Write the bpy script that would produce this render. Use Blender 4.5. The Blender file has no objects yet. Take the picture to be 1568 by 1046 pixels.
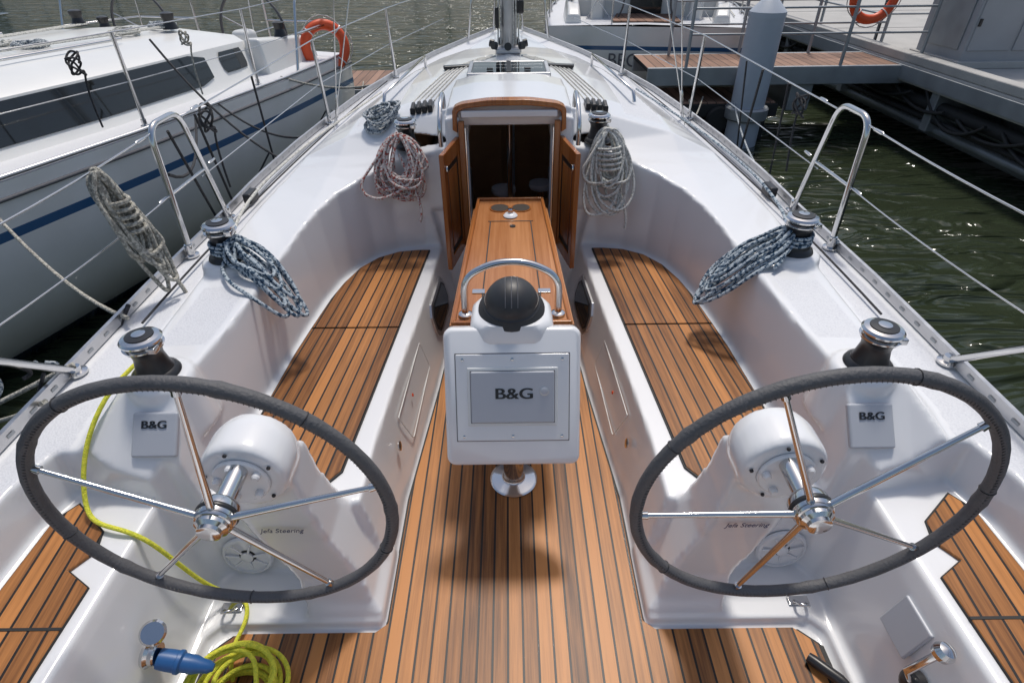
import bpy, bmesh, math, random
from mathutils import Vector, Matrix
random.seed(7)
R=math.radians
scn=bpy.context.scene
COL=scn.collection
# ------------------------------------------------------------------ materials
def newmat(name):
    m=bpy.data.materials.new(name); m.use_nodes=True
    nt=m.node_tree; b=nt.nodes['Principled BSDF']
    return m,nt,b
def N(nt,t,**kw):
    n=nt.nodes.new(t)
    for k,v in kw.items(): setattr(n,k,v)
    return n
def simple(name,col,rough=.5,metal=0,bump=0,bscale=60,coat=0,var=.06,vscale=3,trans=0):
    m,nt,b=newmat(name)
    tc=N(nt,'ShaderNodeTexCoord'); no=N(nt,'ShaderNodeTexNoise'); no.inputs['Scale'].default_value=vscale
    no.inputs['Detail'].default_value=5
    nt.links.new(tc.outputs['Object'],no.inputs['Vector'])
    mr=N(nt,'ShaderNodeMapRange'); mr.inputs['To Min'].default_value=1-var*1.5; mr.inputs['To Max'].default_value=1+var
    nt.links.new(no.outputs['Fac'],mr.inputs['Value'])
    mx=N(nt,'ShaderNodeVectorMath',operation='SCALE'); mx.inputs[0].default_value=col[:3]
    nt.links.new(mr.outputs[0],mx.inputs['Scale']); nt.links.new(mx.outputs[0],b.inputs['Base Color'])
    r2=N(nt,'ShaderNodeMapRange'); r2.inputs['To Min'].default_value=rough*.8; r2.inputs['To Max'].default_value=min(1,rough*1.25)
    nt.links.new(no.outputs['Fac'],r2.inputs['Value']); nt.links.new(r2.outputs[0],b.inputs['Roughness'])
    b.inputs['Metallic'].default_value=metal
    b.inputs['Coat Weight'].default_value=coat; b.inputs['Coat Roughness'].default_value=.05
    if trans: b.inputs['Transmission Weight'].default_value=trans
    if bump:
        n2=N(nt,'ShaderNodeTexNoise'); n2.inputs['Scale'].default_value=bscale; n2.inputs['Detail'].default_value=3
        nt.links.new(tc.outputs['Object'],n2.inputs['Vector'])
        bp=N(nt,'ShaderNodeBump'); bp.inputs['Strength'].default_value=bump; bp.inputs['Distance'].default_value=.01
        nt.links.new(n2.outputs['Fac'],bp.inputs['Height']); nt.links.new(bp.outputs[0],b.inputs['Normal'])
    return m
M={}
M['gel']=simple('white_gelcoat',(.75,.755,.765),.2,coat=.4,var=.03,vscale=1.5)
M['gel2']=simple('aged_white_gelcoat',(.72,.72,.70),.3,coat=.2,var=.06,vscale=2)
M['steel']=simple('polished_stainless',(.62,.62,.62),.13,1,var=.05,vscale=20)
M['alu']=simple('anodised_aluminium',(.55,.55,.56),.38,1,var=.1,vscale=20)
M['black']=simple('black_plastic',(.018,.018,.02),.35,var=.1)
M['dome']=simple('black_compass_cover',(.03,.031,.034),.45,var=.2,vscale=12)
M['rubber']=simple('black_rubber',(.02,.02,.02),.7,bump=.2,var=.2)
M['caulk']=simple('black_caulk',(.012,.012,.012),.6,var=.1)
M['grey']=simple('light_grey_plastic',(.44,.46,.50),.35,var=.03)
M['leather']=simple('grey_wheel_leather',(.095,.095,.10),.6,bump=.3,bscale=150,var=.2,vscale=15)
M['glass']=simple('dark_tinted_acrylic',(.015,.017,.018),.06,coat=.5,var=.1)
M['orange']=simple('orange_lifebuoy_vinyl',(.75,.09,.02),.45,var=.1,vscale=6)
M['blue']=simple('blue_plug_plastic',(.02,.10,.28),.4)
M['navy']=simple('navy_ink',(.02,.03,.10),.4)
M['dgrey']=simple('dark_grey_canvas',(.12,.12,.13),.8,bump=.3)
M['dark']=simple('recess_shade_brown',(.02,.012,.008),.6)  # near-black brown with the shade of recesses put into the colour
M['conc']=simple('concrete',(.42,.41,.39),.85,bump=.5,bscale=30,var=.18,vscale=2.5)
M['galv']=simple('galvanised_steel',(.34,.36,.38),.5,.6,var=.18,vscale=5)
M['cab']=simple('painted_metal_cabinet',(.33,.34,.36),.5,var=.12)
M['pile']=simple('pile_sleeve',(.42,.46,.52),.45,var=.15,vscale=2)
M['cush']=simple('grey_cushion',(.6,.62,.7),.9)
M['leaf']=simple('foliage',(.05,.085,.025),.7,var=.5,vscale=.8)
M['earth']=simple('earth_bank',(.12,.11,.07),.95,var=.3,vscale=.6)
M['cabw']=simple('cabin_interior_wood',(.62,.36,.19),.4,var=.3)
m,nt,b=newmat('smoked_hatch_acrylic')
t=N(nt,'ShaderNodeBsdfTransparent'); t.inputs[0].default_value=(.55,.56,.57,1); gl=N(nt,'ShaderNodeBsdfGlossy'); gl.inputs['Roughness'].default_value=.03; gl.inputs['Color'].default_value=(.9,.9,.9,1)
fr_=N(nt,'ShaderNodeFresnel'); fr_.inputs['IOR'].default_value=1.5; ms=N(nt,'ShaderNodeMixShader'); nt.links.new(fr_.outputs[0],ms.inputs[0]); nt.links.new(t.outputs[0],ms.inputs[1]); nt.links.new(gl.outputs[0],ms.inputs[2]); nt.links.new(ms.outputs[0],nt.nodes['Material Output'].inputs[0])
M['smoke']=m

def wood(name,c1,c2,w,caulk=True,axis='UV',rough=.45,sc=1.0,caulkw=.085,rv=.65):
    m,nt,b=newmat(name); L=nt.links.new
    tc=N(nt,'ShaderNodeTexCoord'); sx=N(nt,'ShaderNodeSeparateXYZ')
    L(tc.outputs['UV' if axis=='UV' else 'Object'],sx.inputs[0])
    dv=N(nt,'ShaderNodeMath',operation='DIVIDE'); dv.inputs[1].default_value=w; L(sx.outputs['X'],dv.inputs[0])
    fl=N(nt,'ShaderNodeMath',operation='FLOOR'); L(dv.outputs[0],fl.inputs[0])
    fr=N(nt,'ShaderNodeMath',operation='FRACT'); L(dv.outputs[0],fr.inputs[0])
    wn=N(nt,'ShaderNodeTexWhiteNoise'); wn.noise_dimensions='1D'; L(fl.outputs[0],wn.inputs['W'])
    cb=N(nt,'ShaderNodeCombineXYZ')
    m1=N(nt,'ShaderNodeMath',operation='MULTIPLY'); m1.inputs[1].default_value=70*sc; L(sx.outputs['X'],m1.inputs[0])
    m2=N(nt,'ShaderNodeMath',operation='MULTIPLY_ADD'); m2.inputs[1].default_value=2.2*sc; L(sx.outputs['Y'],m2.inputs[0])
    m3=N(nt,'ShaderNodeMath',operation='MULTIPLY'); m3.inputs[1].default_value=37.; L(wn.outputs['Value'],m3.inputs[0]); L(m3.outputs[0],m2.inputs[2])
    L(m1.outputs[0],cb.inputs[0]); L(m2.outputs[0],cb.inputs[1]); L(sx.outputs['Z'],cb.inputs[2])
    no=N(nt,'ShaderNodeTexNoise'); no.inputs['Scale'].default_value=1.; no.inputs['Detail'].default_value=6; no.inputs['Roughness'].default_value=.65
    L(cb.outputs[0],no.inputs['Vector'])
    no2=N(nt,'ShaderNodeTexNoise'); no2.inputs['Scale'].default_value=2.3; L(tc.outputs['Object'],no2.inputs['Vector'])
    ad=N(nt,'ShaderNodeMath',operation='MULTIPLY_ADD'); ad.inputs[1].default_value=rv; L(wn.outputs['Value'],ad.inputs[0])
    a2=N(nt,'ShaderNodeMath',operation='MULTIPLY_ADD'); a2.inputs[1].default_value=1.3; a2.inputs[2].default_value=-.62; L(no.outputs['Fac'],a2.inputs[0])
    a3=N(nt,'ShaderNodeMath',operation='MULTIPLY_ADD'); a3.inputs[1].default_value=.5; L(no2.outputs['Fac'],a3.inputs[0]); L(a2.outputs[0],a3.inputs[2])
    L(a3.outputs[0],ad.inputs[2])
    rp=N(nt,'ShaderNodeValToRGB'); rp.color_ramp.elements[0].color=(*c1,1); rp.color_ramp.elements[1].color=(*c2,1)
    rp.color_ramp.elements[0].position=.10; rp.color_ramp.elements[1].position=.92
    L(ad.outputs[0],rp.inputs[0])
    b.inputs['Roughness'].default_value=rough
    bp=N(nt,'ShaderNodeBump'); bp.inputs['Distance'].default_value=.004; bp.inputs['Strength'].default_value=.35
    if caulk:
        b.inputs['Specular IOR Level'].default_value=.35
        s1=N(nt,'ShaderNodeMath',operation='SUBTRACT'); s1.inputs[1].default_value=.5; L(fr.outputs[0],s1.inputs[0])
        ab=N(nt,'ShaderNodeMath',operation='ABSOLUTE'); L(s1.outputs[0],ab.inputs[0])
        gt=N(nt,'ShaderNodeMath',operation='GREATER_THAN'); gt.inputs[1].default_value=.5-caulkw/2; L(ab.outputs[0],gt.inputs[0])
        mx=N(nt,'ShaderNodeMix',data_type='RGBA'); L(gt.outputs[0],mx.inputs[0]); L(rp.outputs[0],mx.inputs[6]); mx.inputs[7].default_value=(.010,.009,.009,1)
        L(mx.outputs[2],b.inputs['Base Color'])
        hh=N(nt,'ShaderNodeMath',operation='MULTIPLY_ADD'); hh.inputs[1].default_value=-.8; L(gt.outputs[0],hh.inputs[0])
        h2=N(nt,'ShaderNodeMath',operation='MULTIPLY'); h2.inputs[1].default_value=.3; L(no.outputs['Fac'],h2.inputs[0]); L(h2.outputs[0],hh.inputs[2])
        L(hh.outputs[0],bp.inputs['Height'])
    else:
        L(rp.outputs[0],b.inputs['Base Color']); L(no.outputs['Fac'],bp.inputs['Height']); bp.inputs['Strength'].default_value=.1
    L(bp.outputs[0],b.inputs['Normal'])
    return m
M['teak']=wood('teak_decking',(.085,.028,.007),(.48,.20,.058),.050,rough=.44,caulkw=.15,rv=.72)
M['maho']=wood('varnished_teak',(.22,.065,.016),(.45,.17,.045),.3,caulk=False,axis='O',rough=.2)
M['tabl']=wood('varnished_table_teak',(.32,.12,.04),(.52,.24,.10),.085,caulk=False,axis='O',rough=.22)
M['dock']=wood('dock_planks',(.16,.09,.06),(.34,.2,.14),.12,axis='O',rough=.7)

def nonskid():
    m,nt,b=newmat('nonskid_gelcoat'); L=nt.links.new
    tc=N(nt,'ShaderNodeTexCoord'); v=N(nt,'ShaderNodeTexVoronoi'); v.inputs['Scale'].default_value=160
    L(tc.outputs['Object'],v.inputs['Vector'])
    rp=N(nt,'ShaderNodeValToRGB'); rp.color_ramp.elements[0].color=(.69,.70,.72,1); rp.color_ramp.elements[1].color=(.56,.57,.60,1)
    L(v.outputs['Distance'],rp.inputs[0]); L(rp.outputs[0],b.inputs['Base Color'])
    b.inputs['Roughness'].default_value=.5
    bp=N(nt,'ShaderNodeBump'); bp.inputs['Strength'].default_value=.35; bp.inputs['Distance'].default_value=.0015; bp.invert=True
    L(v.outputs['Distance'],bp.inputs['Height']); L(bp.outputs[0],b.inputs['Normal']); return m
M['skid']=nonskid()

def rope(name,c1,c2,th=.5,scale=90):
    m,nt,b=newmat(name); L=nt.links.new
    tc=N(nt,'ShaderNodeTexCoord'); n=N(nt,'ShaderNodeTexNoise'); n.inputs['Scale'].default_value=scale; n.inputs['Detail'].default_value=2
    L(tc.outputs['Object'],n.inputs['Vector'])
    rp=N(nt,'ShaderNodeValToRGB'); rp.color_ramp.interpolation='CONSTANT'
    rp.color_ramp.elements[0].color=(*c1,1); rp.color_ramp.elements[1].color=(*c2,1); rp.color_ramp.elements[1].position=th
    L(n.outputs['Fac'],rp.inputs[0]); L(rp.outputs[0],b.inputs['Base Color']); b.inputs['Roughness'].default_value=.8
    bp=N(nt,'ShaderNodeBump'); bp.inputs['Strength'].default_value=.8; bp.inputs['Distance'].default_value=.003
    v=N(nt,'ShaderNodeTexVoronoi'); v.inputs['Scale'].default_value=220; L(tc.outputs['Object'],v.inputs['Vector'])
    L(v.outputs['Distance'],bp.inputs['Height']); L(bp.outputs[0],b.inputs['Normal']); return m
M['rwhite']=rope('white_rope',(.62,.61,.56),(.36,.36,.33),.57)
M['rred']=rope('red_fleck_rope',(.62,.56,.52),(.36,.08,.06),.55)
M['rblue']=rope('blue_fleck_rope',(.42,.48,.52),(.03,.07,.12),.52,75)
M['rgrey']=rope('grey_fleck_rope',(.46,.49,.50),(.08,.11,.15),.52)
M['rbeige']=rope('beige_rope',(.46,.44,.38),(.24,.23,.20),.5)
M['rblack']=rope('black_rope',(.02,.02,.022),(.035,.035,.04),.5)
M['ryel']=rope('yellow_cable',(.75,.72,.06),(.60,.62,.05),.5)

def water():
    m,nt,b=newmat('harbour_water'); L=nt.links.new
    b.inputs['Base Color'].default_value=(.030,.040,.022,1); b.inputs['Roughness'].default_value=.05; b.inputs['IOR'].default_value=1.33
    tc=N(nt,'ShaderNodeTexCoord'); mp=N(nt,'ShaderNodeMapping'); mp.inputs['Scale'].default_value=(.5,1.5,1); mp.inputs['Rotation'].default_value=(0,0,R(-12))
    L(tc.outputs['Object'],mp.inputs[0])
    n1=N(nt,'ShaderNodeTexNoise'); n1.inputs['Scale'].default_value=2.2; n1.inputs['Detail'].default_value=2.5; n1.inputs['Distortion'].default_value=1.2; n1.inputs['Roughness'].default_value=.45
    n2=N(nt,'ShaderNodeTexNoise'); n2.inputs['Scale'].default_value=.7; n2.inputs['Detail'].default_value=2
    L(mp.outputs[0],n1.inputs['Vector']); L(mp.outputs[0],n2.inputs['Vector'])
    ad=N(nt,'ShaderNodeMath',operation='MULTIPLY_ADD'); ad.inputs[1].default_value=1.5; L(n2.outputs['Fac'],ad.inputs[0]); L(n1.outputs['Fac'],ad.inputs[2])
    bp=N(nt,'ShaderNodeBump'); bp.inputs['Strength'].default_value=1.; bp.inputs['Distance'].default_value=.30
    L(ad.outputs[0],bp.inputs['Height']); L(bp.outputs[0],b.inputs['Normal']); return m
M['water']=water()

def hullmat(name,stripe,z0,z1):
    m,nt,b=newmat(name); L=nt.links.new
    tc=N(nt,'ShaderNodeTexCoord'); sx=N(nt,'ShaderNodeSeparateXYZ'); L(tc.outputs['Object'],sx.inputs[0])
    c=N(nt,'ShaderNodeMath',operation='COMPARE'); c.inputs[1].default_value=(z0+z1)/2; c.inputs[2].default_value=(z1-z0)/2; L(sx.outputs['Z'],c.inputs[0])
    lt=N(nt,'ShaderNodeMath',operation='LESS_THAN'); lt.inputs[1].default_value=-.33; L(sx.outputs['Z'],lt.inputs[0])
    no=N(nt,'ShaderNodeTexNoise'); no.inputs['Scale'].default_value=1.4; no.inputs['Detail'].default_value=6; L(tc.outputs['Object'],no.inputs['Vector'])
    rp=N(nt,'ShaderNodeValToRGB'); rp.color_ramp.elements[0].color=(.68,.665,.62,1); rp.color_ramp.elements[1].color=(.78,.77,.74,1); rp.color_ramp.elements[0].position=.3; rp.color_ramp.elements[1].position=.6
    L(no.outputs['Fac'],rp.inputs[0])
    mx=N(nt,'ShaderNodeMix',data_type='RGBA'); L(rp.outputs[0],mx.inputs[6]); mx.inputs[7].default_value=(*stripe,1)
    L(c.outputs[0],mx.inputs[0])
    m2=N(nt,'ShaderNodeMix',data_type='RGBA'); L(mx.outputs[2],m2.inputs[6]); m2.inputs[7].default_value=(.03,.05,.09,1); L(lt.outputs[0],m2.inputs[0])
    L(m2.outputs[2],b.inputs['Base Color']); b.inputs['Roughness'].default_value=.2; b.inputs['Coat Weight'].default_value=.4
    return m
M['hull']=hullmat('hull_topsides',(.03,.10,.22),.47,.525)

# ------------------------------------------------------------------ mesh helpers
def empty(name,loc=(0,0,0)):
    e=bpy.data.objects.new(name,None); e.location=loc; COL.objects.link(e); return e
def mk(name,verts,faces,mat=None,parent=None,smooth=False,uv=None,bevel=0,recalc=True):
    me=bpy.data.meshes.new(name); me.from_pydata([tuple(v) for v in verts],[],faces); me.update()
    if recalc:
        bm=bmesh.new(); bm.from_mesh(me); bmesh.ops.recalc_face_normals(bm,faces=bm.faces); bm.to_mesh(me); bm.free()
    if uv:
        ul=me.uv_layers.new(name='UVMap')
        for l in me.loops: ul.data[l.index].uv=uv(me.vertices[l.vertex_index].co)
    o=bpy.data.objects.new(name,me); COL.objects.link(o)
    if mat: me.materials.append(mat)
    if smooth:
        for p in me.polygons: p.use_smooth=True
    if bevel:
        b=o.modifiers.new('b','BEVEL'); b.width=bevel; b.segments=3; b.limit_method='ANGLE'; b.angle_limit=R(30)
        for p in me.polygons: p.use_smooth=True
        w=o.modifiers.new('w','WEIGHTED_NORMAL')
    if parent: o.parent=parent
    return o
def box(name,c,s,mat,parent=None,bevel=.004,rot=None):
    x,y,z=[a/2 for a in s]
    v=[Vector((i*x,j*y,k*z)) for i in(-1,1) for j in(-1,1) for k in(-1,1)]
    if rot is not None:
        Rm=rot if isinstance(rot,Matrix) else Matrix.Rotation(rot[2],3,'Z')@Matrix.Rotation(rot[1],3,'Y')@Matrix.Rotation(rot[0],3,'X')
        v=[Rm@a for a in v]
    v=[a+Vector(c) for a in v]
    f=[(0,1,3,2),(4,6,7,5),(0,4,5,1),(2,3,7,6),(0,2,6,4),(1,5,7,3)]
    return mk(name,v,f,mat,parent,bevel=bevel)
def prism(name,poly,z0,z1,mat=None,parent=None,bevel=0,top=None,uv=None):
    n=len(poly); top=top or poly
    v=[(p[0],p[1],z0) for p in poly]+[(p[0],p[1],z1) for p in top]
    f=[tuple(range(n))[::-1],tuple(range(n,2*n))]+[(i,(i+1)%n,n+(i+1)%n,n+i) for i in range(n)]
    return mk(name,v,f,mat,parent,bevel=bevel,uv=uv)
def basis(d):
    d=Vector(d).normalized(); a=Vector((0,0,1)) if abs(d.z)<.95 else Vector((1,0,0))
    x=d.cross(a).normalized(); y=d.cross(x).normalized(); return x,y,d
def lathe(name,prof,loc,mat,parent=None,seg=32,axis=(0,0,1),sharp=35):
    x,y,z=basis(axis); loc=Vector(loc); v=[];f=[]
    for r,h in prof:
        for i in range(seg):
            a=2*math.pi*i/seg; v.append(loc+z*h+(x*math.cos(a)+y*math.sin(a))*max(r,.0004))
    for k in range(len(prof)-1):
        for i in range(seg):
            j=(i+1)%seg; f.append((k*seg+i,k*seg+j,(k+1)*seg+j,(k+1)*seg+i))
    f.append(tuple(range(seg))); f.append(tuple(range((len(prof)-1)*seg,len(prof)*seg)))
    o=mk(name,v,f,mat,parent,smooth=True)
    o.data.set_sharp_from_angle(angle=R(sharp)); return o
def tube(name,pts,r,mat,parent=None,smooth=False,cyclic=False,res=3):
    cu=bpy.data.curves.new(name,'CURVE'); cu.dimensions='3D'; cu.bevel_depth=r; cu.bevel_resolution=res; cu.use_fill_caps=True
    multi=pts if isinstance(pts[0][0],(list,tuple,Vector)) else [pts]
    for ps in multi:
        if smooth:
            s=cu.splines.new('NURBS'); s.points.add(len(ps)-1); s.order_u=min(4,len(ps)); s.use_endpoint_u=not cyclic; s.resolution_u=5
        else:
            s=cu.splines.new('POLY'); s.points.add(len(ps)-1)
        for i,p in enumerate(ps): s.points[i].co=(p[0],p[1],p[2],1)
        s.use_cyclic_u=cyclic
    cu.materials.append(mat)
    o=bpy.data.objects.new(name,cu); COL.objects.link(o)
    if parent: o.parent=parent
    return o
def fillet(pts,rad,n=5):
    out=[Vector(pts[0])]
    for i in range(1,len(pts)-1):
        a,b,c=Vector(pts[i-1]),Vector(pts[i]),Vector(pts[i+1])
        d1=(a-b); d2=(c-b); r=min(rad,d1.length*.45,d2.length*.45)
        p=b+d1.normalized()*r; q=b+d2.normalized()*r
        for k in range(n+1):
            t=k/n; out.append((1-t)**2*p+2*t*(1-t)*b+t*t*q)
    out.append(Vector(pts[-1])); return out
def sag(a,b,s,n=10):
    a=Vector(a);b=Vector(b)
    return [a.lerp(b,i/n)-Vector((0,0,4*s*(i/n)*(1-i/n))) for i in range(n+1)]
def text(name,body,loc,size,rotx,mat,parent=None,bold=0,wx=1.0,shear=0):
    nr=Vector((0,-math.sin(rotx),math.cos(rotx)))
    for k,dx in enumerate((0,) if not bold else (0,bold,-bold)):
        c=bpy.data.curves.new(name,'FONT'); c.body=body; c.size=size; c.align_x='CENTER'; c.align_y='CENTER'; c.extrude=.0004; c.shear=shear
        c.materials.append(mat); o=bpy.data.objects.new(name,c); COL.objects.link(o)
        o.location=Vector(loc)+Vector((dx,0,0))+nr*(.0003*k); o.rotation_euler=(rotx,0,0); o.scale=(wx,1,1)
        if parent: o.parent=parent
def lerp_tab(tab,y):
    if y<=tab[0][0]: return tab[0][1]
    for (a,va),(b,vb) in zip(tab,tab[1:]):
        if y<=b:
            t=(y-a)/(b-a)
            if isinstance(va,tuple): return tuple(p+(q-p)*t for p,q in zip(va,vb))
            return va+(vb-va)*t
    return tab[-1][1]

# ================================================================== OUR SAILBOAT
boat=empty('sailboat')
WT=[(-.7,1.50),(0,1.56),(1,1.61),(2.2,1.64),(3.5,1.63),(4.2,1.58),(4.9,1.50),(5.6,1.37),(6.4,1.15),(7.2,.86),(8.0,.5),(8.6,.2),(8.8,.06)]
ZT=[(-.7,.62),(3,.62),(5,.67),(7,.77),(8.8,.86)]
hw=lambda y:lerp_tab(WT,y); zd=lambda y:lerp_tab(ZT,y)
ST=[(-.7,(.62, .55,.62, .95,.62, 1.2,.62, 1.35)),
    (1.12,(.52, .55,.52, .95,.52, 1.2,.54, 1.33)),
    (1.18,(.545, .55,.545, 1.0,.545, 1.24,.56, 1.34)),
    (1.36,(.745, .55,.745, 1.0,.745, 1.25,.735, 1.37)),
    (1.55,(.745, .55,.745, 1.0,.745, 1.27,.735, 1.38)),
    (1.75,(.735, .55,.735, 1.0,.735, 1.29,.73, 1.39)),
    (2.3,(.755, .55,.755, 1.0,.755, 1.31,.745, 1.41)),
    (2.8,(.81, .55,.81, 1.0,.80, 1.30,.765, 1.41)),
    (3.04,(.90, .55,.87, 1.0,.83, 1.28,.78, 1.41)),
    (3.12,(.98,.55,.905, .98,.85, 1.26,.79, 1.40)),
    (3.22,(1.10,.55,.945, .97,.88, 1.24,.81, 1.395)),
    (3.36,(1.14,.55,1.06, .95,.95, 1.22,.83, 1.39)),
    (3.6,(1.155,.55,1.09,.92,.99, 1.18,.85, 1.37)),
    (4.2,(1.16,.52,1.10,.85,1.01, 1.09,.87, 1.29)),
    (4.9,(1.14,.47,1.09,.76,1.01, .98,.88, 1.18)),
    (5.6,(1.09,.38,1.06,.62,.99, .82,.87, 1.02)),
    (6.2,(.98,.30,.95,.48,.91, .65,.84, .83)),
    (6.9,(.80,.20,.79,.35,.78, .45,.77, .6)),
    (8.8,(.87,.01,.87,.02,.87,.03,.87,.04))]
def half(y):
    s=lerp_tab(ST,y); z=zd(y); w=hw(y)
    x4=min(s[7],w-.02)
    return [(0,s[0]),(s[1],s[2]),(s[3],s[4]),(s[5],s[6]),(x4,z),(w,z-.01),(w*.93,-.35)]
ys=sorted(set([a for a,_ in ST]+[a for a,_ in WT]+[3.9,4.5,5.2,6.55,7.6]))
rings=[]
for y in ys:
    h=half(y); rings.append([(x,y,z) for x,z in h]+[(-x,y,z) for x,z in h[::-1][:-1]])
n=len(rings[0]); V=[p for r in rings for p in r]; F=[]
for k in range(len(rings)-1):
    for i in range(n):
        j=(i+1)%n; F.append((k*n+i,k*n+j,(k+1)*n+j,(k+1)*n+i))
F.append(tuple(range(n))); F.append(tuple(range((len(rings)-1)*n,len(rings)*n)))
body=mk('deck_moulding',V,F)
def triang(me):
    bm=bmesh.new(); bm.from_mesh(me)
    bmesh.ops.triangulate(bm,faces=bm.faces); bmesh.ops.recalc_face_normals(bm,faces=bm.faces)
    v=bm.calc_volume(signed=False); bd=sum(1 for e in bm.edges if not e.is_manifold)
    bm.to_mesh(me); bm.free(); return v,bd
vol,_=triang(body.data)
def cut(name,poly,z0,z1,top=None):
    """subtract a drafted prism; verified, with tiny offsets retried if the solver fails"""
    global vol
    rnd=random.Random(name)
    best=None
    for att in range(8):
        j=(lambda:rnd.uniform(-1,1)*.0006*(1+att))
        dx,dy,dz=j(),j(),j()
        P=[(a+dx,b+dy) for a,b in poly]; T=[(a+dx,b+dy) for a,b in (top or poly)]
        c=prism(name,P,z0+dz,z1+dz,top=T); cv,_=triang(c.data)
        m=body.modifiers.new('x','BOOLEAN'); m.operation='DIFFERENCE'; m.solver='EXACT' if att<6 else 'FAST'; m.object=c
        dg=bpy.context.evaluated_depsgraph_get(); dg.update()
        me=bpy.data.meshes.new_from_object(body.evaluated_get(dg)); body.modifiers.clear(); bpy.data.objects.remove(c)
        nv,bd=triang(me)
        ok=(vol-cv-.01)<=nv<vol-.0005 and len(me.vertices)>50
        if ok and (best is None or bd<best[1]): best=(me,bd,nv)
        if best and best[1]==0: break
    if best: body.data=best[0]; vol=best[2]
    else: print('CUT FAILED',name)
def mir(right): return right+[(-x,y) for x,y in right[::-1]]
seat_out=[(1.03,1.05),(1.025,1.4),(1.005,1.8),(.985,2.15),(.96,2.45),(.925,2.65),(.87,2.82),(.78,2.95),(.66,3.03),(.50,3.07),(.3,3.08)]
def offs(pl,d):
    out=[]
    for i,p in enumerate(pl):
        a=Vector(pl[max(i-1,0)]); b=Vector(pl[min(i+1,len(pl)-1)]); t=(b-a).normalized(); nrm=Vector((t.y,-t.x))
        if i==len(pl)-1 : nrm=Vector((0,1))
        if i==0: nrm=Vector((1,0))
        out.append((p[0]+nrm.x*d,p[1]+nrm.y*d))
    return out
cut('c1',mir(seat_out),.38,1.5,top=mir(offs(seat_out,.12)))
cut('c2',mir([(.445,.8),(.445,1.5),(.388,2.2),(.335,3.085)]),0,.6,top=mir([(.55,.8),(.55,1.45),(.508,2.2),(.455,3.12)]))
cut('c3',mir([(1.02,-.4),(1.02,.93),(.98,.975)]),0,1.2,top=mir([(1.33,-.4),(1.33,.93),(1.27,.975)]))
cut('c3b',mir([(1.06,-.2),(1.06,1.13),(1.02,1.18)]),.035,1.2,top=mir([(1.26,-.2),(1.26,1.18),(1.20,1.24)]))
for s in(1,-1):
    cut('c4%d'%s,[(s*1.0,-.5),(s*1.0,1.13),(s*1.40,1.20),(s*1.44,1.05),(s*1.44,-.5)],.45,1.3,top=[(s*1.0,-.5),(s*1.0,1.23),(s*1.5,1.30),(s*1.54,1.15),(s*1.54,-.5)])
cut('c6',mir([(.62,3.2),(.62,5.2)]),-.25,.98)
cut('c5',mir([(.225,2.9),(.225,3.5)]),.40,1.12)
cut('c7',mir([(.22,3.86),(.22,4.22)]),.9,1.4)
bm=bmesh.new(); bm.from_mesh(body.data)
def addloft(secs):
    vs=[[bm.verts.new(p) for p in s] for s in secs]; n=len(vs[0])
    fs=[bm.faces.new(vs[0][::-1]),bm.faces.new(vs[-1])]
    for a,b in zip(vs,vs[1:]):
        for i in range(n):
            j=(i+1)%n; fs.append(bm.faces.new((a[i],a[j],b[j],b[i])))
    bmesh.ops.recalc_face_normals(bm,faces=fs)
for s in(1,-1):
    def sec(xa,xb,ya,yb,z): return [(s*xa,ya,z),(s*xb,ya,z),(s*xb,yb,z),(s*xa,yb,z)]
    addloft([sec(.44,.70,.985,1.25,0),sec(.445,.70,.99,1.25,.055),sec(.475,.705,1.015,1.25,.10),sec(.50,.715,1.035,1.25,.2),sec(.56,.77,1.02,1.2,.42),sec(.58,.795,1.0,1.15,.60),sec(.585,.80,.99,1.12,.76)])
    cx=s*.69; cz=.785
    ring=lambda r,y,zo=0:[(cx+r*math.cos(a),y,cz+zo+r*math.sin(a)) for a in [2*math.pi*i/28 for i in range(28)]]
    addloft([ring(.105,.955),ring(.112,.97),ring(.113,1.05),ring(.10,1.095)])
    pod=lambda r,z:[(s*1.14+r*math.cos(a),1.42+r*math.sin(a),z) for a in [2*math.pi*i/20 for i in range(20)]]
    addloft([pod(.13,.55),pod(.10,.745),pod(.085,.76)])
    pod2=lambda r,z:[(s*1.22+r*math.cos(a),2.20+r*math.sin(a),z) for a in [2*math.pi*i/20 for i in range(20)]]
    addloft([pod2(.13,.6),pod2(.12,.765),pod2(.10,.775)])
    addloft([[(s*.26,3.03,.5),(s*.34,3.03,.5),(s*.34,3.3,.5),(s*.26,3.3,.5)],[(s*.26,3.05,1.13),(s*.34,3.05,1.12),(s*.34,3.5,1.12),(s*.26,3.5,1.13)]])
g=lambda y,z1,w:[(-w,y,1.07),(-w,y,z1-.03),(-w*.6,y,z1),(0,y,z1+.008),(w*.6,y,z1),(w,y,z1-.03),(w,y,1.07)]
addloft([g(3.10,1.19,.33),g(3.5,1.205,.335),g(3.78,1.195,.33),g(3.83,1.17,.31)])
bm.to_mesh(body.data); bm.free()
m=body.modifiers.new('r','REMESH'); m.mode='VOXEL'; m.voxel_size=.0105; m.use_smooth_shade=True
m=body.modifiers.new('s','SMOOTH'); m.factor=.5; m.iterations=5
dg=bpy.context.evaluated_depsgraph_get(); dg.update()
me=bpy.data.meshes.new_from_object(body.evaluated_get(dg)); body.modifiers.clear(); body.data=me; body.parent=boat
me.materials.clear()
for k in('gel','skid','cabw'): me.materials.append(M[k])
print('moulding faces',len(me.polygons))
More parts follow.
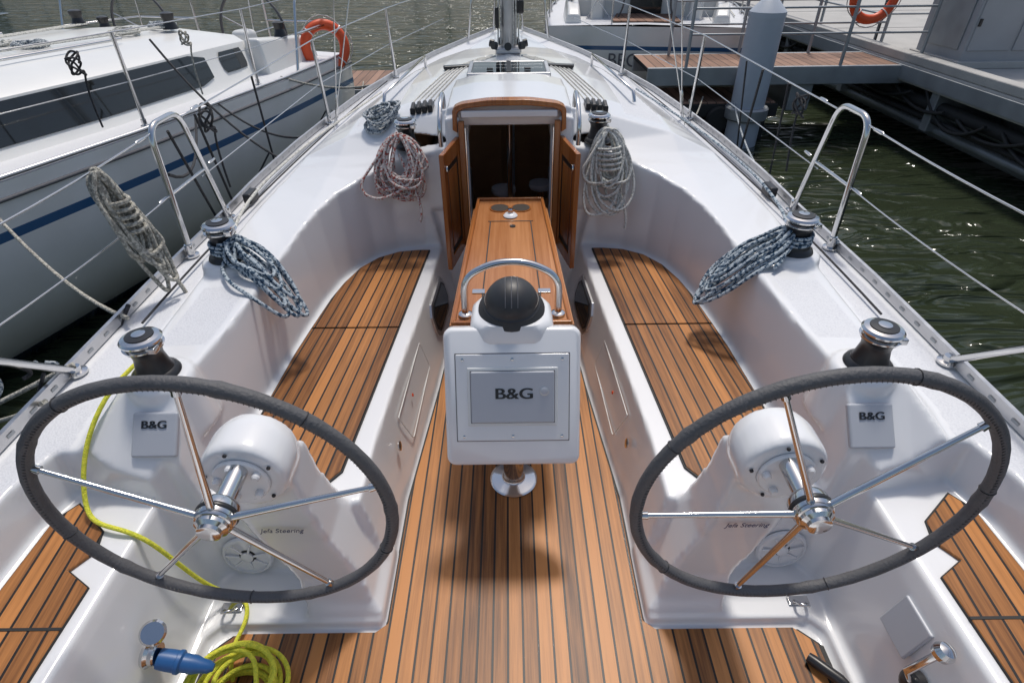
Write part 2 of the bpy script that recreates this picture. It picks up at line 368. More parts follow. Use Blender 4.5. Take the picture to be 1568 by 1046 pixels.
for p in me.polygons:
    p.use_smooth=True; c=p.center; nz=p.normal.z; ax=abs(c.x); i=0
    if nz>.9:
        if c.y>-.5 and c.z>.55:
            w=hw(c.y); h=half(c.y)
            if h[4][0]+.03<ax<w-.06: i=1
            elif 1.08<ax<1.25 and 1.60<c.y<2.0: i=1
            elif 3.46<c.y<4.9 and .68<ax<h[2][0]-.02 and h[4][0]>.8: i=1
    if 3.24<c.y<5.3 and ax<.66 and -.3<c.z<1.0 and not(nz>.3 and c.z>.5) and nz>-.5: i=2
    p.material_index=i
def hullshell(name,stations,parent,mat):
    V=[];F=[]
    for (y,w,z) in stations:
        pr=[(w+.006,z-.02),(w*.985+.006,.2),(w*.93,-.15),(w*.80,-.5),(w*.45,-.8),(0,-.9)]
        ring=[(x,y,zz) for x,zz in pr]+[(-x,y,zz) for x,zz in pr[::-1][1:]]
        V+=ring
    n=len(ring)
    for k in range(len(stations)-1):
        for i in range(n-1): F.append((k*n+i,k*n+i+1,(k+1)*n+i+1,(k+1)*n+i))
    F.append(tuple(range(n)))
    return mk(name,V,F,mat,parent,smooth=True)
hullshell('hull',[(y,hw(y),zd(y)) for y in [-.7,0,1,2,3,4,5,6,7,7.6,8.2,8.6,8.8]],boat,M['gel'])
for s in(1,-1):
    pts=[(s*(hw(y)-.02),y,zd(y)+.02) for y in [i*.2-.6 for i in range(0,47)]]
    V=[];F=[]
    for i,(x,y,z) in enumerate(pts):
        V+=[(x-.012,y,z-.022),(x-.008,y,z+.018),(x+.008,y,z+.018),(x+.012,y,z-.022)]
        if i: 
            for k in range(4): F.append(((i-1)*4+k,(i-1)*4+(k+1)%4,i*4+(k+1)%4,i*4+k))
    mk('toe_rail',V,F,M['alu'],boat)
    V=[];F=[]
    for i in range(80):
        y=-.5+i*.11
        if y>8: break
        x=s*(hw(y)-.02-.0115); z=zd(y)+.016; a=len(V)
        V+=[(x,y,z-.006),(x,y+.03,z-.006),(x,y+.03,z+.006),(x,y,z+.006)]; F.append((a,a+1,a+2,a+3))
    mk('toe_rail_slots',V,F,M['galv'],boat)
    tube('genoa_track',[(s*(hw(y)-.10),y,zd(y)+.008) for y in(2.9,3.5,4.2,4.8)],.009,M['alu'],boat)
    box('genoa_car',(s*(hw(3.2)-.10),3.2,.66),(.05,.12,.06),M['black'],boat,.012)
# ---------------- teak
def teak_sheet(name,poly,z,uvf):
    o=prism(name,poly,z-.004,z+.007,M['teak'],boat,uv=uvf)
    m=o.modifiers.new('b','BEVEL'); m.width=.002; m.segments=1
    c=Vector((sum(p[0] for p in poly)/len(poly),sum(p[1] for p in poly)/len(poly)))
    big=[tuple(c+(Vector(p)-c)*1.016) for p in poly]
    prism(name+'_seal',big,z-.006,z+.0045,M['caulk'],boat)
    return o
solep=[(.99,.0),(.99,.90),(.93,.955),(.47,.955),(.432,.985),(.432,1.5),(.372,2.2),(.318,3.06)]
solep=solep+[(-x,y) for x,y in solep[::-1]]
teak_sheet('cockpit_sole_teak',solep,.003,lambda c:(c.x+.025,c.y))
xin=lambda y:.60+(y-1.33)*(.483-.60)/(3.0-1.33)
for s in(1,-1):
    A=[(.64,1.275),(.70,1.255),(.96,1.255),(.995,1.29),(.985,1.6),(.97,2.0),(.953,2.202),(xin(2.202),2.202),(xin(1.33),1.33)]
    B=[(xin(2.212),2.212),(.952,2.212),(.925,2.48),(.895,2.64),(.845,2.80),(.765,2.92),(.66,2.99),(.55,3.01),(.483,3.01)]
    uvf=lambda c,s=s:(abs(c.x)-xin(c.y)+.05*(20 if s>0 else 33),c.y)
    teak_sheet('seat_teak_aft',[(s*x,y) for x,y in A],.383,uvf)
    teak_sheet('seat_teak_forward',[(s*x,y) for x,y in B],.383,uvf)
    C=[(1.175,-.3),(1.41,-.3),(1.41,1.08),(1.37,1.14),(1.24,1.04),(1.22,.97),(1.26,.91),(1.175,.86)]
    teak_sheet('helm_seat_teak',[(s*x,y) for x,y in C],.453,lambda c:(abs(c.x)+.02-.1*c.y,c.y))
    box('helm_seat_joint',(s*1.29,.745,.4605),(.235,.008,.002),M['caulk'],boat,0)
# --------------- companionway
for s in(1,-1):
    d=empty('companionway_door'); d.parent=boat
    hx,hy=s*.275,3.06; tx,ty=s*.335,2.74
    dv=Vector((tx-hx,ty-hy,0)); L=dv.length; ang=math.atan2(dv.y,dv.x); rz=(0,0,ang)
    def dp(u,z): return (hx+dv.x*u,hy+dv.y*u,z)
    for u in(.08,.92): box('stile',dp(u,.715),(L*.16,.026,.63),M['maho'],d,.005,rz)
    for z,hh in((.43,.07),(.99,.08)): box('rail',dp(.5,z),(L*.7,.024,hh),M['maho'],d,.004,rz)
    box('panel',dp(.5,.71),(L*.7,.010,.5),M['dark'],d,.001,rz)
    box('inner_panel',dp(.5,.71),(L*.5,.018,.42),M['maho'],d,.006,rz)
    tube('hinge',[dp(0,.5),dp(0,.93)],.006,M['steel'],d)
    lathe('door_lock',[(.018,0),(.018,.006),(.006,.01)],Vector(dp(.9,.95))+Vector((-s*.014,0,0)),M['steel'],d,16,(-s,0,0))
tp=[(-.285,3.055,1.06),(-.283,3.05,1.165),(-.24,3.05,1.185),(-.1,3.05,1.2),(.1,3.05,1.2),(.24,3.05,1.185),(.283,3.05,1.165),(.285,3.055,1.06)]
V=[];F=[]
arc=fillet(tp,.03,4)
for i,p in enumerate(arc):
    c=Vector((0,3.05,.9)); d=(p-c).normalized()
    for q in (p-d*.015+Vector((0,-.02,0)),p+d*.015+Vector((0,-.02,0)),p+d*.015+Vector((0,.05,0)),p-d*.015+Vector((0,.05,0))): V.append(q)
    if i:
        for k in range(4): F.append(((i-1)*4+k,(i-1)*4+(k+1)%4,i*4+(k+1)%4,i*4+k))
mk('companionway_trim',V,F,M['maho'],boat,bevel=.005)
box('hatch_slide_front',(0,3.045,1.145),(.50,.025,.035),M['gel'],boat,.006)
for s in(1,-1):
    box('jamb_trim',(s*.252,3.04,.76),(.032,.03,.70),M['maho'],boat,.004)
    box('jamb_steel',(s*.231,3.035,.78),(.006,.02,.6),M['steel'],boat,.001)
    tube('companionway_grab_rail',fillet([(s*.37,3.08,.97),(s*.37,3.07,1.08),(s*.37,3.20,1.17),(s*.37,3.34,1.19),(s*.37,3.36,1.1)],.05),.013,M['steel'],boat)
inn=empty('cabin_interior'); inn.parent=boat
for x,y in((-.05,4.15),(.24,4.25)):
    lathe('stool_cushion',[(.0,0),(.085,.0),(.095,.02),(.09,.045),(0,.05)],(x,y,.29),M['cush'],inn)
    lathe('stool_leg',[(.05,0),(.03,.02),(.03,.5)],(x,y,-.24),M['maho'],inn,16)
for s in(1,-1):
    box('settee',(s*.47,4.5,.05),(.26,1.0,.35),M['cush'],inn,.03)
    box('settee_back',(s*.57,4.5,.4),(.08,1.0,.35),M['cush'],inn,.03)
tube('saloon_post',[(.0,4.02,-.2),(.0,4.02,.95)],.022,M['steel'],inn)
box('saloon_table',(.05,4.0,.20),(.5,.5,.03),M['cabw'],inn,.01)
box('forward_bulkhead',(-.33,5.1,.35),(.52,.03,1.2),M['cabw'],inn,.005)
box('forward_bulkhead_frame',(.02,5.08,.35),(.05,.05,1.2),M['cush'],inn,.005)
box('galley_unit',(-.45,3.7,.1),(.3,.6,.7),M['cabw'],inn,.02)
box('galley_top',(-.45,3.7,.465),(.31,.62,.025),M['cush'],inn,.008)
for k in range(4): box('companionway_step',(0,3.3+k*.06,.25-k*.14),(.42,.14,.025),M['cabw'],inn,.005)
def seatfront(s,y,z,o): return (s*(.388-.058*(y-2.2)+.2*z-o),y,z)
for s in(1,-1):
    poly=[(-.20,-.05),(-.15,-.10),(.15,-.10),(.20,-.05),(.20,.05),(.15,.10),(-.15,.10),(-.20,.05)]
    for nm,sc,sc2,o0,o1,mt in(('portlight_frame',1.,1.,-.03,.012,M['alu']),('portlight_gasket',.88,.80,-.02,.0135,M['black']),('portlight_glass',.80,.68,-.02,.015,M['glass'])):
        V=[seatfront(s,2.66+u*sc,.22+v*sc2,o0) for u,v in poly]+[seatfront(s,2.66+u*sc,.22+v*sc2,o1) for u,v in poly]
        mk(nm,V,[tuple(range(8)),tuple(range(8,16))]+[(i,(i+1)%8,8+(i+1)%8,8+i) for i in range(8)],mt,boat,bevel=.002)
    o=[seatfront(s,a,b,-.0012) for a,b in((1.70,.28),(2.2,.30),(2.22,.14),(1.75,.11))]
    tube('locker_groove',fillet(o+[o[0],o[1]],.02),.0025,M['gel2'],boat)
    lathe('locker_latch',[(.02,0),(.02,.005),(.008,.008)],seatfront(s,1.60,.22,.004),M['steel'],boat,16,(-s,0,0.2))
    lathe('reflector',[(.008,0),(.008,.004),(.004,.004)],seatfront(s,1.9,.23,.002),M['orange'],boat,10,(-s,0,0.2))
# --------------- roof gear
hatch=empty('deck_hatch'); hatch.parent=boat
for a,b,sx_,sy_ in((-.25,4.04,.03,.42),(.25,4.04,.03,.42),(0,3.84,.53,.03),(0,4.24,.53,.03)): box('hatch_frame',(a,b,1.175),(sx_,sy_,.035),M['alu'],hatch,.008)
box('hatch_glass',(0,4.04,1.186),(.47,.37,.010),M['smoke'],hatch,.003)
for s in(1,-1): box('hatch_handle',(s*.12,3.92,1.2),(.04,.02,.012),M['black'],hatch,.003)
box('hatch_midbar',(0,4.04,1.194),(.03,.36,.006),M['black'],hatch,.002)
mast=empty('mast'); mast.parent=boat
lathe('mast_tube',[(.062,0),(.062,11)],(0,4.95,1.15),M['alu'],mast,24)
box('mast_step',(0,4.95,1.16),(.20,.24,.04),M['alu'],mast,.01)
for i in range(7):
    a=i*math.pi/3.5+.2; lathe('turning_block',[(.0,0),(.028,.0),(.028,.03),(0,.03)],(.12*math.cos(a),4.93+.13*math.sin(a)-.03,1.20),M['black'],mast,14,(math.cos(a),math.sin(a),.2))
box('mast_halyard_winch',(0.09,4.93,1.45),(.06,.08,.1),M['black'],mast,.02)
box('mast_cleat',(-.085,4.90,1.38),(.03,.06,.14),M['black'],mast,.01)
tube('halyards',[[(.06+.01*k,4.90,1.2),(.05,4.9,6)] for k in(-2,0,2,-12,-14)],.006,M['rwhite'],mast)
def roofz(x,y):
    h=half(y); ax=abs(x)
    for (a,za),(b,zb) in zip(h,h[1:]):
        if ax<=b: return za+(zb-za)*(ax-a)/(b-a)
    return h[5][1]
for s in(-1,1):
    L=[]
    for k in range(5):
        xa=s*(.10+.025*k); xb=s*(.31+.028*k); xc=s*(.45+.034*k)
        ps=[]
        for q in range(13):
            y=4.8-q*.105; x=lerp_tab([(3.5,xc),(4.45,xb),(4.8,xa)],y); ps.append((x,y,roofz(x,y)+.004))
        L.append(ps)
    tube('halyard_lines',L,.0045,M['rwhite'],boat)
    box('deck_organiser',(s*.37,4.45,roofz(.37,4.45)+.008),(.2,.06,.028),M['black'],boat,.008,(0,0,s*-.25))
    cl=empty('rope_clutch'); cl.parent=boat
    for k in range(4):
        xc=s*(.45+.034*k); z=roofz(xc,3.42)
        box('clutch_body',(xc,3.42,z+.014),(.028,.12,.035),M['black'],cl,.006)
        box('clutch_lever',(xc,3.40,z+.036),(.020,.08,.012),M['black'],cl,.004,(R(12),0,0))
def winch(loc,sc=1.0):
    w=empty('winch')
    x,y,z=loc
    P=lambda l:[(r*sc,h*sc) for r,h in l]
    lathe('base',P([(.072,0),(.074,.006),(.070,.016),(.058,.024),(.056,.030)]),loc,M['black'],w)
    lathe('drum',P([(.056,.028),(.050,.045),(.044,.075),(.046,.095),(.056,.108),(.058,.112)]),loc,M['black'],w)
    lathe('selftailer_lower',P([(.050,.112),(.060,.114),(.061,.118),(.046,.124)]),loc,M['steel'],w)
    lathe('selftailer_upper',P([(.045,.126),(.060,.133),(.062,.140),(.056,.147),(.040,.151),(.038,.149)]),loc,M['steel'],w)
    lathe('cap',P([(.042,.149),(.041,.154),(.016,.157),(.015,.150)]),loc,M['black'],w,24)
    lathe('socket_ring',P([(.020,.150),(.020,.159),(.014,.160)]),loc,M['steel'],w,20)
    box('feeder_arm',(x+.045*sc,y-.03*sc,z+.12*sc),(.03*sc,.03*sc,.022*sc),M['steel'],w,.004)
    return w
for s in(1,-1):
    winch((s*1.225,2.20,.770),1.1)
    winch((s*1.15,1.42,.757),1.0)
winch((-.57,3.19,.935),1.0); winch((.49,3.19,.955),1.0)
for s in(1,-1):
    ip=empty('instrument_display')
    sl=math.atan2(.20,.18)
    rot=Matrix.Rotation(sl,3,'X'); nrm=rot@Vector((0,0,1))
    c=Vector((s*1.115,1.262,.64))+nrm*.008
    box('cover',c,(.14,.14,.022),M['grey'],ip,.008,rot)
    text('label','B&G',c+nrm*.0125+rot@Vector((0,.03,0)),.034,sl,M['black'],ip,.0011,1.25)
def steering_wheel(s,rot0):
    w=empty('steering_wheel')
    C=Vector((s*.683,.83,.824)); Rr=.397
    tilt=R(2); ex=Vector((1,0,0)); ez=Vector((0,-math.sin(tilt),math.cos(tilt))); ax=Vector((0,-math.cos(tilt),-math.sin(tilt)))
    nseg=120; V=[];F=[]; ns=14; rr=.0155; rnd=random.Random(s+5)
    wob=[rnd.uniform(-.03,.03) for _ in range(nseg)]
    for i in range(nseg):
        a=2*math.pi*i/nseg; d=ex*math.cos(a)+ez*math.sin(a); c=C+d*Rr
        q=rr*(1+wob[i]+(.12 if i%24==0 else 0))
        for j in range(ns):
            b=2*math.pi*j/ns; V.append(c+d*math.cos(b)*q+ax*math.sin(b)*q)
    for i in range(nseg):
        for j in range(ns):
            F.append((i*ns+j,((i+1)%nseg)*ns+j,((i+1)%nseg)*ns+(j+1)%ns,i*ns+(j+1)%ns))
    mk('rim',V,F,M['leather'],w,smooth=True)
    st=[]
    for i in range(240):
        a=2*math.pi*i/240; d=ex*math.cos(a)+ez*math.sin(a); c=C+d*(Rr-.005)+ax*.015
        t=-ex*math.sin(a)+ez*math.cos(a)
        st.append([c-d*.0035,c+d*.0035+t*.002])
    tube('stitching',st,.0009,M['black'],w,res=0)
    for k in range(5):
        a=rot0+2*math.pi*k/5; d=ex*math.cos(a)+ez*math.sin(a)
        p0=C+ax*.025+d*.04; p1=C+d*(Rr-.012)
        lathe('spoke',[(.0095,0),(.008,.1),(.006,(p1-p0).length)],p0,M['steel'],w,14,(p1-p0))
        lathe('spoke_ferrule',[(.010,0),(.008,.02)],p0+(p1-p0)*.955,M['steel'],w,12,(p1-p0))
        d2=ex*math.cos(a+.63)+ez*math.sin(a+.63); c=C+d2*Rr
        tube('leather_seam_band',[c+d2*math.cos(b)*.0165+ax*math.sin(b)*.0165 for b in [2*math.pi*i/14 for i in range(15)]],.0012,M['black'],w,res=1)
    lathe('hub',[(.040,-.02),(.046,-.01),(.046,.025),(.042,.034),(.038,.036),(.038,.045),(.029,.052),(.027,.060),(.018,.064)],C+ax*.004,M['steel'],w,32,ax)
    lathe('hub_ring',[(.047,.003),(.049,.006),(.049,.012),(.047,.015)],C+ax*.004,M['black'],w,32,ax)
    lathe('shaft',[(.024,0),(.024,.14)],C,M['steel'],w,24,-ax)
    dc=Vector((s*.69,.953,.785))
    for k in range(5):
        a=k*2*math.pi/5+.5
        lathe('drum_bolt',[(.005,0),(.005,.004),(.003,.006)],dc+Vector((.09*math.cos(a),0,.09*math.sin(a))),M['black'],w,10,(0,-1,0))
        lathe('drum_boss',[(.011,0),(.011,.02),(.007,.025)],dc+Vector((.055*math.cos(a),0,.055*math.sin(a))),M['gel'],w,14,(0,-1,0))
    lathe('bearing_plate',[(.072,0),(.072,.006),(.068,.009)],dc,M['gel'],w,32,(0,-1,0))
    text('label','Jefa Steering',(s*.675,1.000,.505),.025,R(88),M['navy'],w,0,1,.3)
    return w
steering_wheel(-1,R(84)); steering_wheel(1,R(42))
for s in(1,-1):
    sp=empty('cockpit_speaker')
    c=(s*.945,1.176,.125)
    lathe('speaker_ring',[(.088,0),(.09,.004),(.084,.012),(.076,.014),(.074,.006)],c,M['gel'],sp,40,(0,-1,.12))
    lathe('speaker_cone',[(.074,.002),(.04,.004),(.02,.008)],c,M['black'],sp,32,(0,-1,.12))
    for k in range(7):
        a=k*math.pi*2/7+.3
        box('grille_bar',(c[0]+.05*math.cos(a),c[1]-.012,c[2]+.05*math.sin(a)),(.05,.006,.008),M['gel'],sp,.002,(0,-a,0))
    lathe('grille_hub',[(.022,.008),(.022,.014),(.01,.018)],c,M['gel'],sp,20,(0,-1,.12))
    pe=empty('pad_eye')
    tube('loop',fillet([(s*.99,1.02,.04),(s*.985,.99,.075),(s*.95,1.0,.075),(s*.955,1.03,.04)],.02),.005,M['steel'],pe)
    box('plate',(s*.97,1.03,.042),(.07,.03,.006),M['steel'],pe,.002)
# --------------- cockpit table with pod
tb=empty('cockpit_table')
tp=[(-.213,1.69),(.213,1.69),(.168,2.86),(-.168,2.86)]
prism('top',tp,.725,.75,M['tabl'],tb,bevel=.006)
for a,b in zip(tp,tp[1:]+tp[:1]):
    a=Vector((*a,.752));b=Vector((*b,.752)); L=(b-a).length; m_=(a+b)/2; an=math.atan2(b.y-a.y,b.x-a.x)
    box('fiddle',m_,(L+.012,.016,.026),M['maho'],tb,.005,(0,0,an))
for x in(-.115,.115): 
    box('leaf_joint',(x*.93,2.2,.7512),(.005,.78,.0015),M['caulk'],tb,0,(0,0,R(1.2)*(1 if x>0 else -1)))
box('leaf_joint',(0,2.59,.7512),(.222,.005,.0016),M['caulk'],tb,0)
box('leaf_joint',(0,1.9,.7512),(.235,.005,.0016),M['caulk'],tb,0)
for x in(-.055,.055):
    lathe('cup_holder',[(.052,0),(.052,.004),(.046,.004)],(x,2.75,.7505),M['maho'],tb,28)
    lathe('cup_holder_shade_disc',[(.045,0),(.045,.0055),(.01,.0055)],(x,2.75,.7505),M['dark'],tb,28)  # solid flat disc; its dark colour paints in the shade of a hole
lathe('latch_knob',[(.034,0),(.036,.004),(.026,.014),(.008,.018)],(0,2.65,.752),M['gel'],tb,24)
lathe('latch_knob_stem',[(.014,0),(.014,.025),(.009,.03)],(0,2.655,.76),M['steel'],tb,24)
lathe('finger_pull',[(.014,0),(.014,.003),(.004,.003)],(0.01,2.53,.751),M['black'],tb,16)
for x,y in((-.13,1.92),(.13,1.92)): box('leaf_hinge',(x,y,.7525),(.05,.03,.004),M['steel'],tb,.001)
for s in(1,-1):
    box('leaf',(s*.200,2.28,.61),(.02,1.1,.22),M['tabl'],tb,.006,(0,s*R(3),s*R(2)))
prism('trunk_box',[(-.13,1.78),(.13,1.78),(.11,2.78),(-.11,2.78)],.45,.725,M['gel'],tb,bevel=.02)
lathe('leg',[(.09,0),(.09,.01),(.04,.016),(.035,.02),(.035,.5)],(0,2.6,.01),M['steel'],tb)
lathe('post',[(.098,0),(.10,.006),(.09,.012),(.05,.016),(.045,.02),(.042,.03),(.042,.6)],(0,1.60,.010),M['steel'],tb,40)
rot=Matrix.Rotation(R(65),3,'X')
pc=Vector((0,1.42,.645)); nr=rot@Vector((0,0,1)); up=rot@Vector((0,1,0))
def rr(w,h,r,n=5):
    out=[]
    for cx_,cy_,a0 in((w-r,h-r,0),(-w+r,h-r,90),(-w+r,-h+r,180),(w-r,-h+r,270)):
        for k in range(n+1):
            a=R(a0+90*k/n); out.append((cx_+r*math.cos(a),cy_+r*math.sin(a)))
    return out
V=[];F=[]; secs=[(.215,.228,.022,.010),(.224,.236,.028,.004),(.227,.239,.03,-.006),(.226,.238,.03,-.05),(.20,.215,.04,-.085),(.14,.17,.05,-.13)]
for w_,h_,r_,d_ in secs:
    for a,b in rr(w_,h_,r_): V.append(pc+rot@Vector((a,b-.008,d_)))
n=24
for k in range(len(secs)-1):
    for i in range(n): F.append((k*n+i,k*n+(i+1)%n,(k+1)*n+(i+1)%n,(k+1)*n+i))
F+=[tuple(range(n)),tuple(range((len(secs)-1)*n,len(secs)*n))]
mk('pod_body',V,F,M['gel'],tb,smooth=True).data.set_sharp_from_angle(angle=R(40))
V=[];F=[]; secs=[(.14,.11,.74),(.145,.115,.80),(.135,.11,.855),(.118,.105,.872)]
for w_,d_,z_ in secs:
    for a,b in rr(w_,d_,.07): V.append((a,1.60+b,z_))
for k in range(3):
    for i in range(n): F.append((k*n+i,k*n+(i+1)%n,(k+1)*n+(i+1)%n,(k+1)*n+i))
F+=[tuple(range(n)),tuple(range(3*n,4*n))]
mk('pod_neck',V,F,M['gel'],tb,smooth=True).data.set_sharp_from_angle(angle=R(50))
box('panel_gasket',pc+nr*.0095+up*-.005,(.381,.306,.006),M['dgrey'],tb,.002,rot)
box('panel_frame',pc+nr*.012+up*-.005,(.375,.30,.008),M['gel'],tb,.004,rot)
box('display_bezel',pc+nr*.0165,(.300,.200,.006),M['gel2'],tb,.006,rot)
box('display_gasket',pc+nr*.0185,(.281,.181,.004),M['dgrey'],tb,.001,rot)
box('display_cover',pc+nr*.022,(.277,.177,.010),M['grey'],tb,.010,rot)
text('label','B&G',pc+nr*.0278+up*.012+Vector((.005,0,0)),.052,R(65),M['black'],tb,.0018,1.3)
lathe('power_button',[(.016,0),(.016,.003),(.012,.004)],pc+nr*.026+rot@Vector((.105,.022,0)),M['alu'],tb,24,nr)
lathe('power_button_cap',[(.013,0),(.013,.003),(.010,.004)],pc+nr*.0275+rot@Vector((.105,.022,0)),M['grey'],tb,24,nr)
for a in(-.17,0,.17):
    for b in(-.137,.137):
        lathe('screw',[(.005,0),(.005,.002),(.002,.003)],pc+nr*.0165+rot@Vector((a*.97,b*.97-.005,0)),M['steel'],tb,10,nr)
cp=empty('compass')
lathe('bowl',[(.108,0),(.112,.012),(.106,.026),(.094,.04),(.09,.055)],(0,1.60,.868),M['dome'],cp,40,(0,-.2,1))
V=Vector((0,1.59,.905))
lathe('dome',[(.092,-.02)]+[(.09*math.cos(R(a)),.085*math.sin(R(a))) for a in range(0,90,8)]+[(0.001,.085)],V,M['dome'],cp,40,(0,-.25,1))
lathe('dome_band',[(.092,-.012),(.096,-.008),(.096,.004),(.0905,.008)],V,M['dome'],cp,40,(0,-.25,1))
for k in range(3): tube('dome_rib',[V+Vector(((k-1)*.02,-.0,0))+Vector((0,math.cos(R(q))*-.088*math.cos((k-1)*.22),math.sin(R(q))*.0855)) for q in range(20,120,10)],.0016,M['dgrey'],cp)
tube('table_grab_rail',fillet([(-.172,1.75,.75),(-.172,1.77,.90),(-.06,1.79,.950),(.06,1.79,.950),(.172,1.77,.90),(.172,1.75,.75)],.07,8),.0135,M['steel'],tb)
for s in(1,-1): lathe('rail_foot',[(.026,0),(.026,.008),(.016,.014)],(s*.172,1.75,.752),M['steel'],tb,20)

# --------------- stanchions, lifelines
life=empty('guard_rail')
def stan(s,y,h=.6):
    x=s*(hw(y)-.06); z=zd(y)
    tube('stanchion',[(x,y,z),(x+s*.02,y,z+h)],.0125,M['steel'],life)
    lathe('stanchion_base',[(.035,0),(.035,.008),(.018,.012),(.018,.06)],(x,y,z),M['steel'],life,16)
    return (x+s*.02,y,z+h)
for s in(1,-1):
    x=s*1.585
    gate=fillet([(x,2.52,.62),(x+s*.02,2.585,1.22),(x+s*.02,2.86,1.22),(x,2.98,.62)],.085,8)
    tube('gate_stanchion',gate,.0145,M['steel'],life)
    tube('gate_brace',[(x+s*.01,2.55,.92),(x+s*.01,2.92,.92)],.008,M['steel'],life)
    for y in(2.52,2.98): lathe('stanchion_base',[(.036,0),(.036,.008),(.02,.012),(.019,.06)],(x,y,.62),M['steel'],life,16)
    P=[stan(s,y) for y in(4.75,6.2)]
    up_=[(x+s*.02,2.88,1.19)]+P+[(s*.75,7.5,1.4)]
    tube('lifeline_upper',up_,.004,M['steel'],life)
    tube('lifeline_lower',[(p[0],p[1],p[2]-.3) for p in up_],.003,M['steel'],life)
    pa=(s*1.60,1.0,1.20)
    tube('lifeline_upper_aft',sag((x+s*.02,2.58,1.19),pa,.02),.004,M['steel'],life)
    tube('lifeline_lower_aft',sag((x+s*.01,2.55,.92),(s*1.61,1.15,.94),.02),.003,M['steel'],life)
    for z_ in(1.186,.915):
        lathe('turnbuckle',[(.004,0),(.008,.01),(.008,.07),(.004,.08)],(x+s*.02,2.54,z_),M['steel'],life,10,(0,-1,.01))
        lathe('turnbuckle',[(.004,0),(.008,.01),(.008,.07),(.004,.08)],(x+s*.02,2.99,z_+.01),M['steel'],life,10,(0,1,.01))
    tube('pushpit',fillet([(s*1.585,1.60,.63),(s*1.61,1.0,1.22),(s*1.5,-.4,1.22),(s*1.2,-.7,1.22)],.08),.0135,M['steel'],life)
    lathe('stanchion_base',[(.036,0),(.036,.008),(.02,.012),(.019,.03)],(s*1.585,1.60,.62),M['steel'],life,16)
    tube('pushpit_mid',[(s*1.595,1.28,.94),(s*1.5,-.4,.93)],.011,M['steel'],life)
    tube('shroud',[(s*1.40,4.75,.68),(s*.1,4.95,9)],.005,M['steel'],life)
    tube('shroud_lower',[(s*1.36,4.5,.68),(s*.1,4.95,5)],.004,M['steel'],life)
    lathe('chainplate_turnbuckle',[(.008,0),(.013,.02),(.013,.16),(.008,.18)],(s*1.395,4.75,.70),M['steel'],life,12,(-s*.13,.02,.83))
    tube('handrail',[(s*.78,3.7,1.04),(s*.77,3.72,1.10),(s*.66,4.9,1.12),(s*.66,4.92,1.04)],.011,M['steel'],boat)
tube('pulpit',fillet([(-.5,7.9,.84),(-.42,7.9,1.4),(0,8.75,1.45),(.42,7.9,1.4),(.5,7.9,.84)],.2),.0135,M['steel'],life)
tube('pulpit_legs',[[(-.2,8.5,.86),(-.15,8.5,1.42)],[(.2,8.5,.86),(.15,8.5,1.42)]],.0125,M['steel'],life)
tube('forestay',[(0,8.7,.9),(0,5.0,12)],.02,M['rwhite'],life)
lathe('furler_drum',[(.03,0),(.09,.01),(.09,.02),(.05,.03),(.05,.12),(.09,.13),(.09,.14),(.03,.16)],(0,8.6,1.05),M['black'],life,24,(0,-.3,1))

# --------------- ropes
def hank(name,top,ax,rw,rh,nl,mat,rad=.006,depth=.05,out=(0,-1,0),wrap=True,seed=1,drop=Vector((0,0,-1)),jit=.011):
    rnd=random.Random(seed); top=Vector(top); ax=Vector(ax).normalized(); out=Vector(out).normalized(); drop=Vector(drop).normalized()
    e=empty(name); pts=[]
    for l in range(nl):
        kw=rw*rnd.uniform(.45,1.15); kh=rh*rnd.uniform(.62,1.10); sh=rnd.uniform(-.4,.4)*rw; od=rnd.uniform(0,depth); tw=rnd.uniform(-.35,.35)
        for k in range(12):
            a=2*math.pi*k/12
            pinch=.45+.55*(1-math.cos(a))/2
            p=top+ax*(kw*math.sin(a+tw)*pinch+sh*(1-math.cos(a))/2)+drop*(kh*(1-math.cos(a))/2+rnd.uniform(-.01,.01))+out*(od*(.5+.5*(1-math.cos(a))/2))
            pts.append(p+Vector([rnd.uniform(-jit,jit) for _ in range(3)]))
    tube('loops',pts,rad,mat,e,smooth=True)
    if wrap:
        w=[]
        for k in range(5*10):
            a=2*math.pi*k/10; h=rh*.22+ k*rad*.35
            w.append(top+drop*h+ax*(rw*.5*math.cos(a)+rnd.uniform(-.003,.003))+out*(depth*.5+ (depth*.5+rad*2)*math.sin(a)))
        tube('wraps',w,rad,mat,e,smooth=True)
    t=top+drop*rh*.9
    tube('tail',[top+drop*rh*.3+out*.02,t+ax*rw*.5+out*.03,t+ax*rw*.8+drop*.08+out*.04,t+ax*rw*.6+drop*.15+out*.04],rad,mat,e,smooth=True)
    return e
hank('coiled_rope',(-.60,3.12,1.03),(1,0,0),.17,.34,19,M['rred'],.0075,.08,(0,-1,.1),False,3,(0,-.45,-1),.013)
hank('coiled_rope',(.53,3.13,1.05),(1,0,0),.13,.42,19,M['rwhite'],.0075,.08,(0,-1,.1),True,4,(.05,-.4,-1),.013)
hank('coiled_rope',(-1.62,2.14,1.18),(.35,1,0),.075,.50,13,M['rbeige'],.0085,.08,(1,-.2,0),True,5,(.20,-.02,-1),.017)
def flatcoil(name,c,r,n,mat,rad=.006,seed=1,h=.03,zr=None,tail=None):
    rnd=random.Random(seed); pts=[]; e=empty(name)
    for l in range(n):
        rr_=r*rnd.uniform(.5,1.1); dx=rnd.uniform(-.3,.3)*r; dy=rnd.uniform(-.3,.3)*r; z=h*l/n
        for k in range(12):
            a=2*math.pi*k/12+l*.2
            x=c[0]+dx+rr_*math.cos(a)+rnd.uniform(-.01,.01); y=c[1]+dy+rr_*math.sin(a)
            pts.append((x,y,(zr(x,y) if zr else c[2])+rad+z+rnd.uniform(0,.012)))
    if tail: pts+=tail
    tube('loops',pts,rad,mat,e,smooth=True); return e
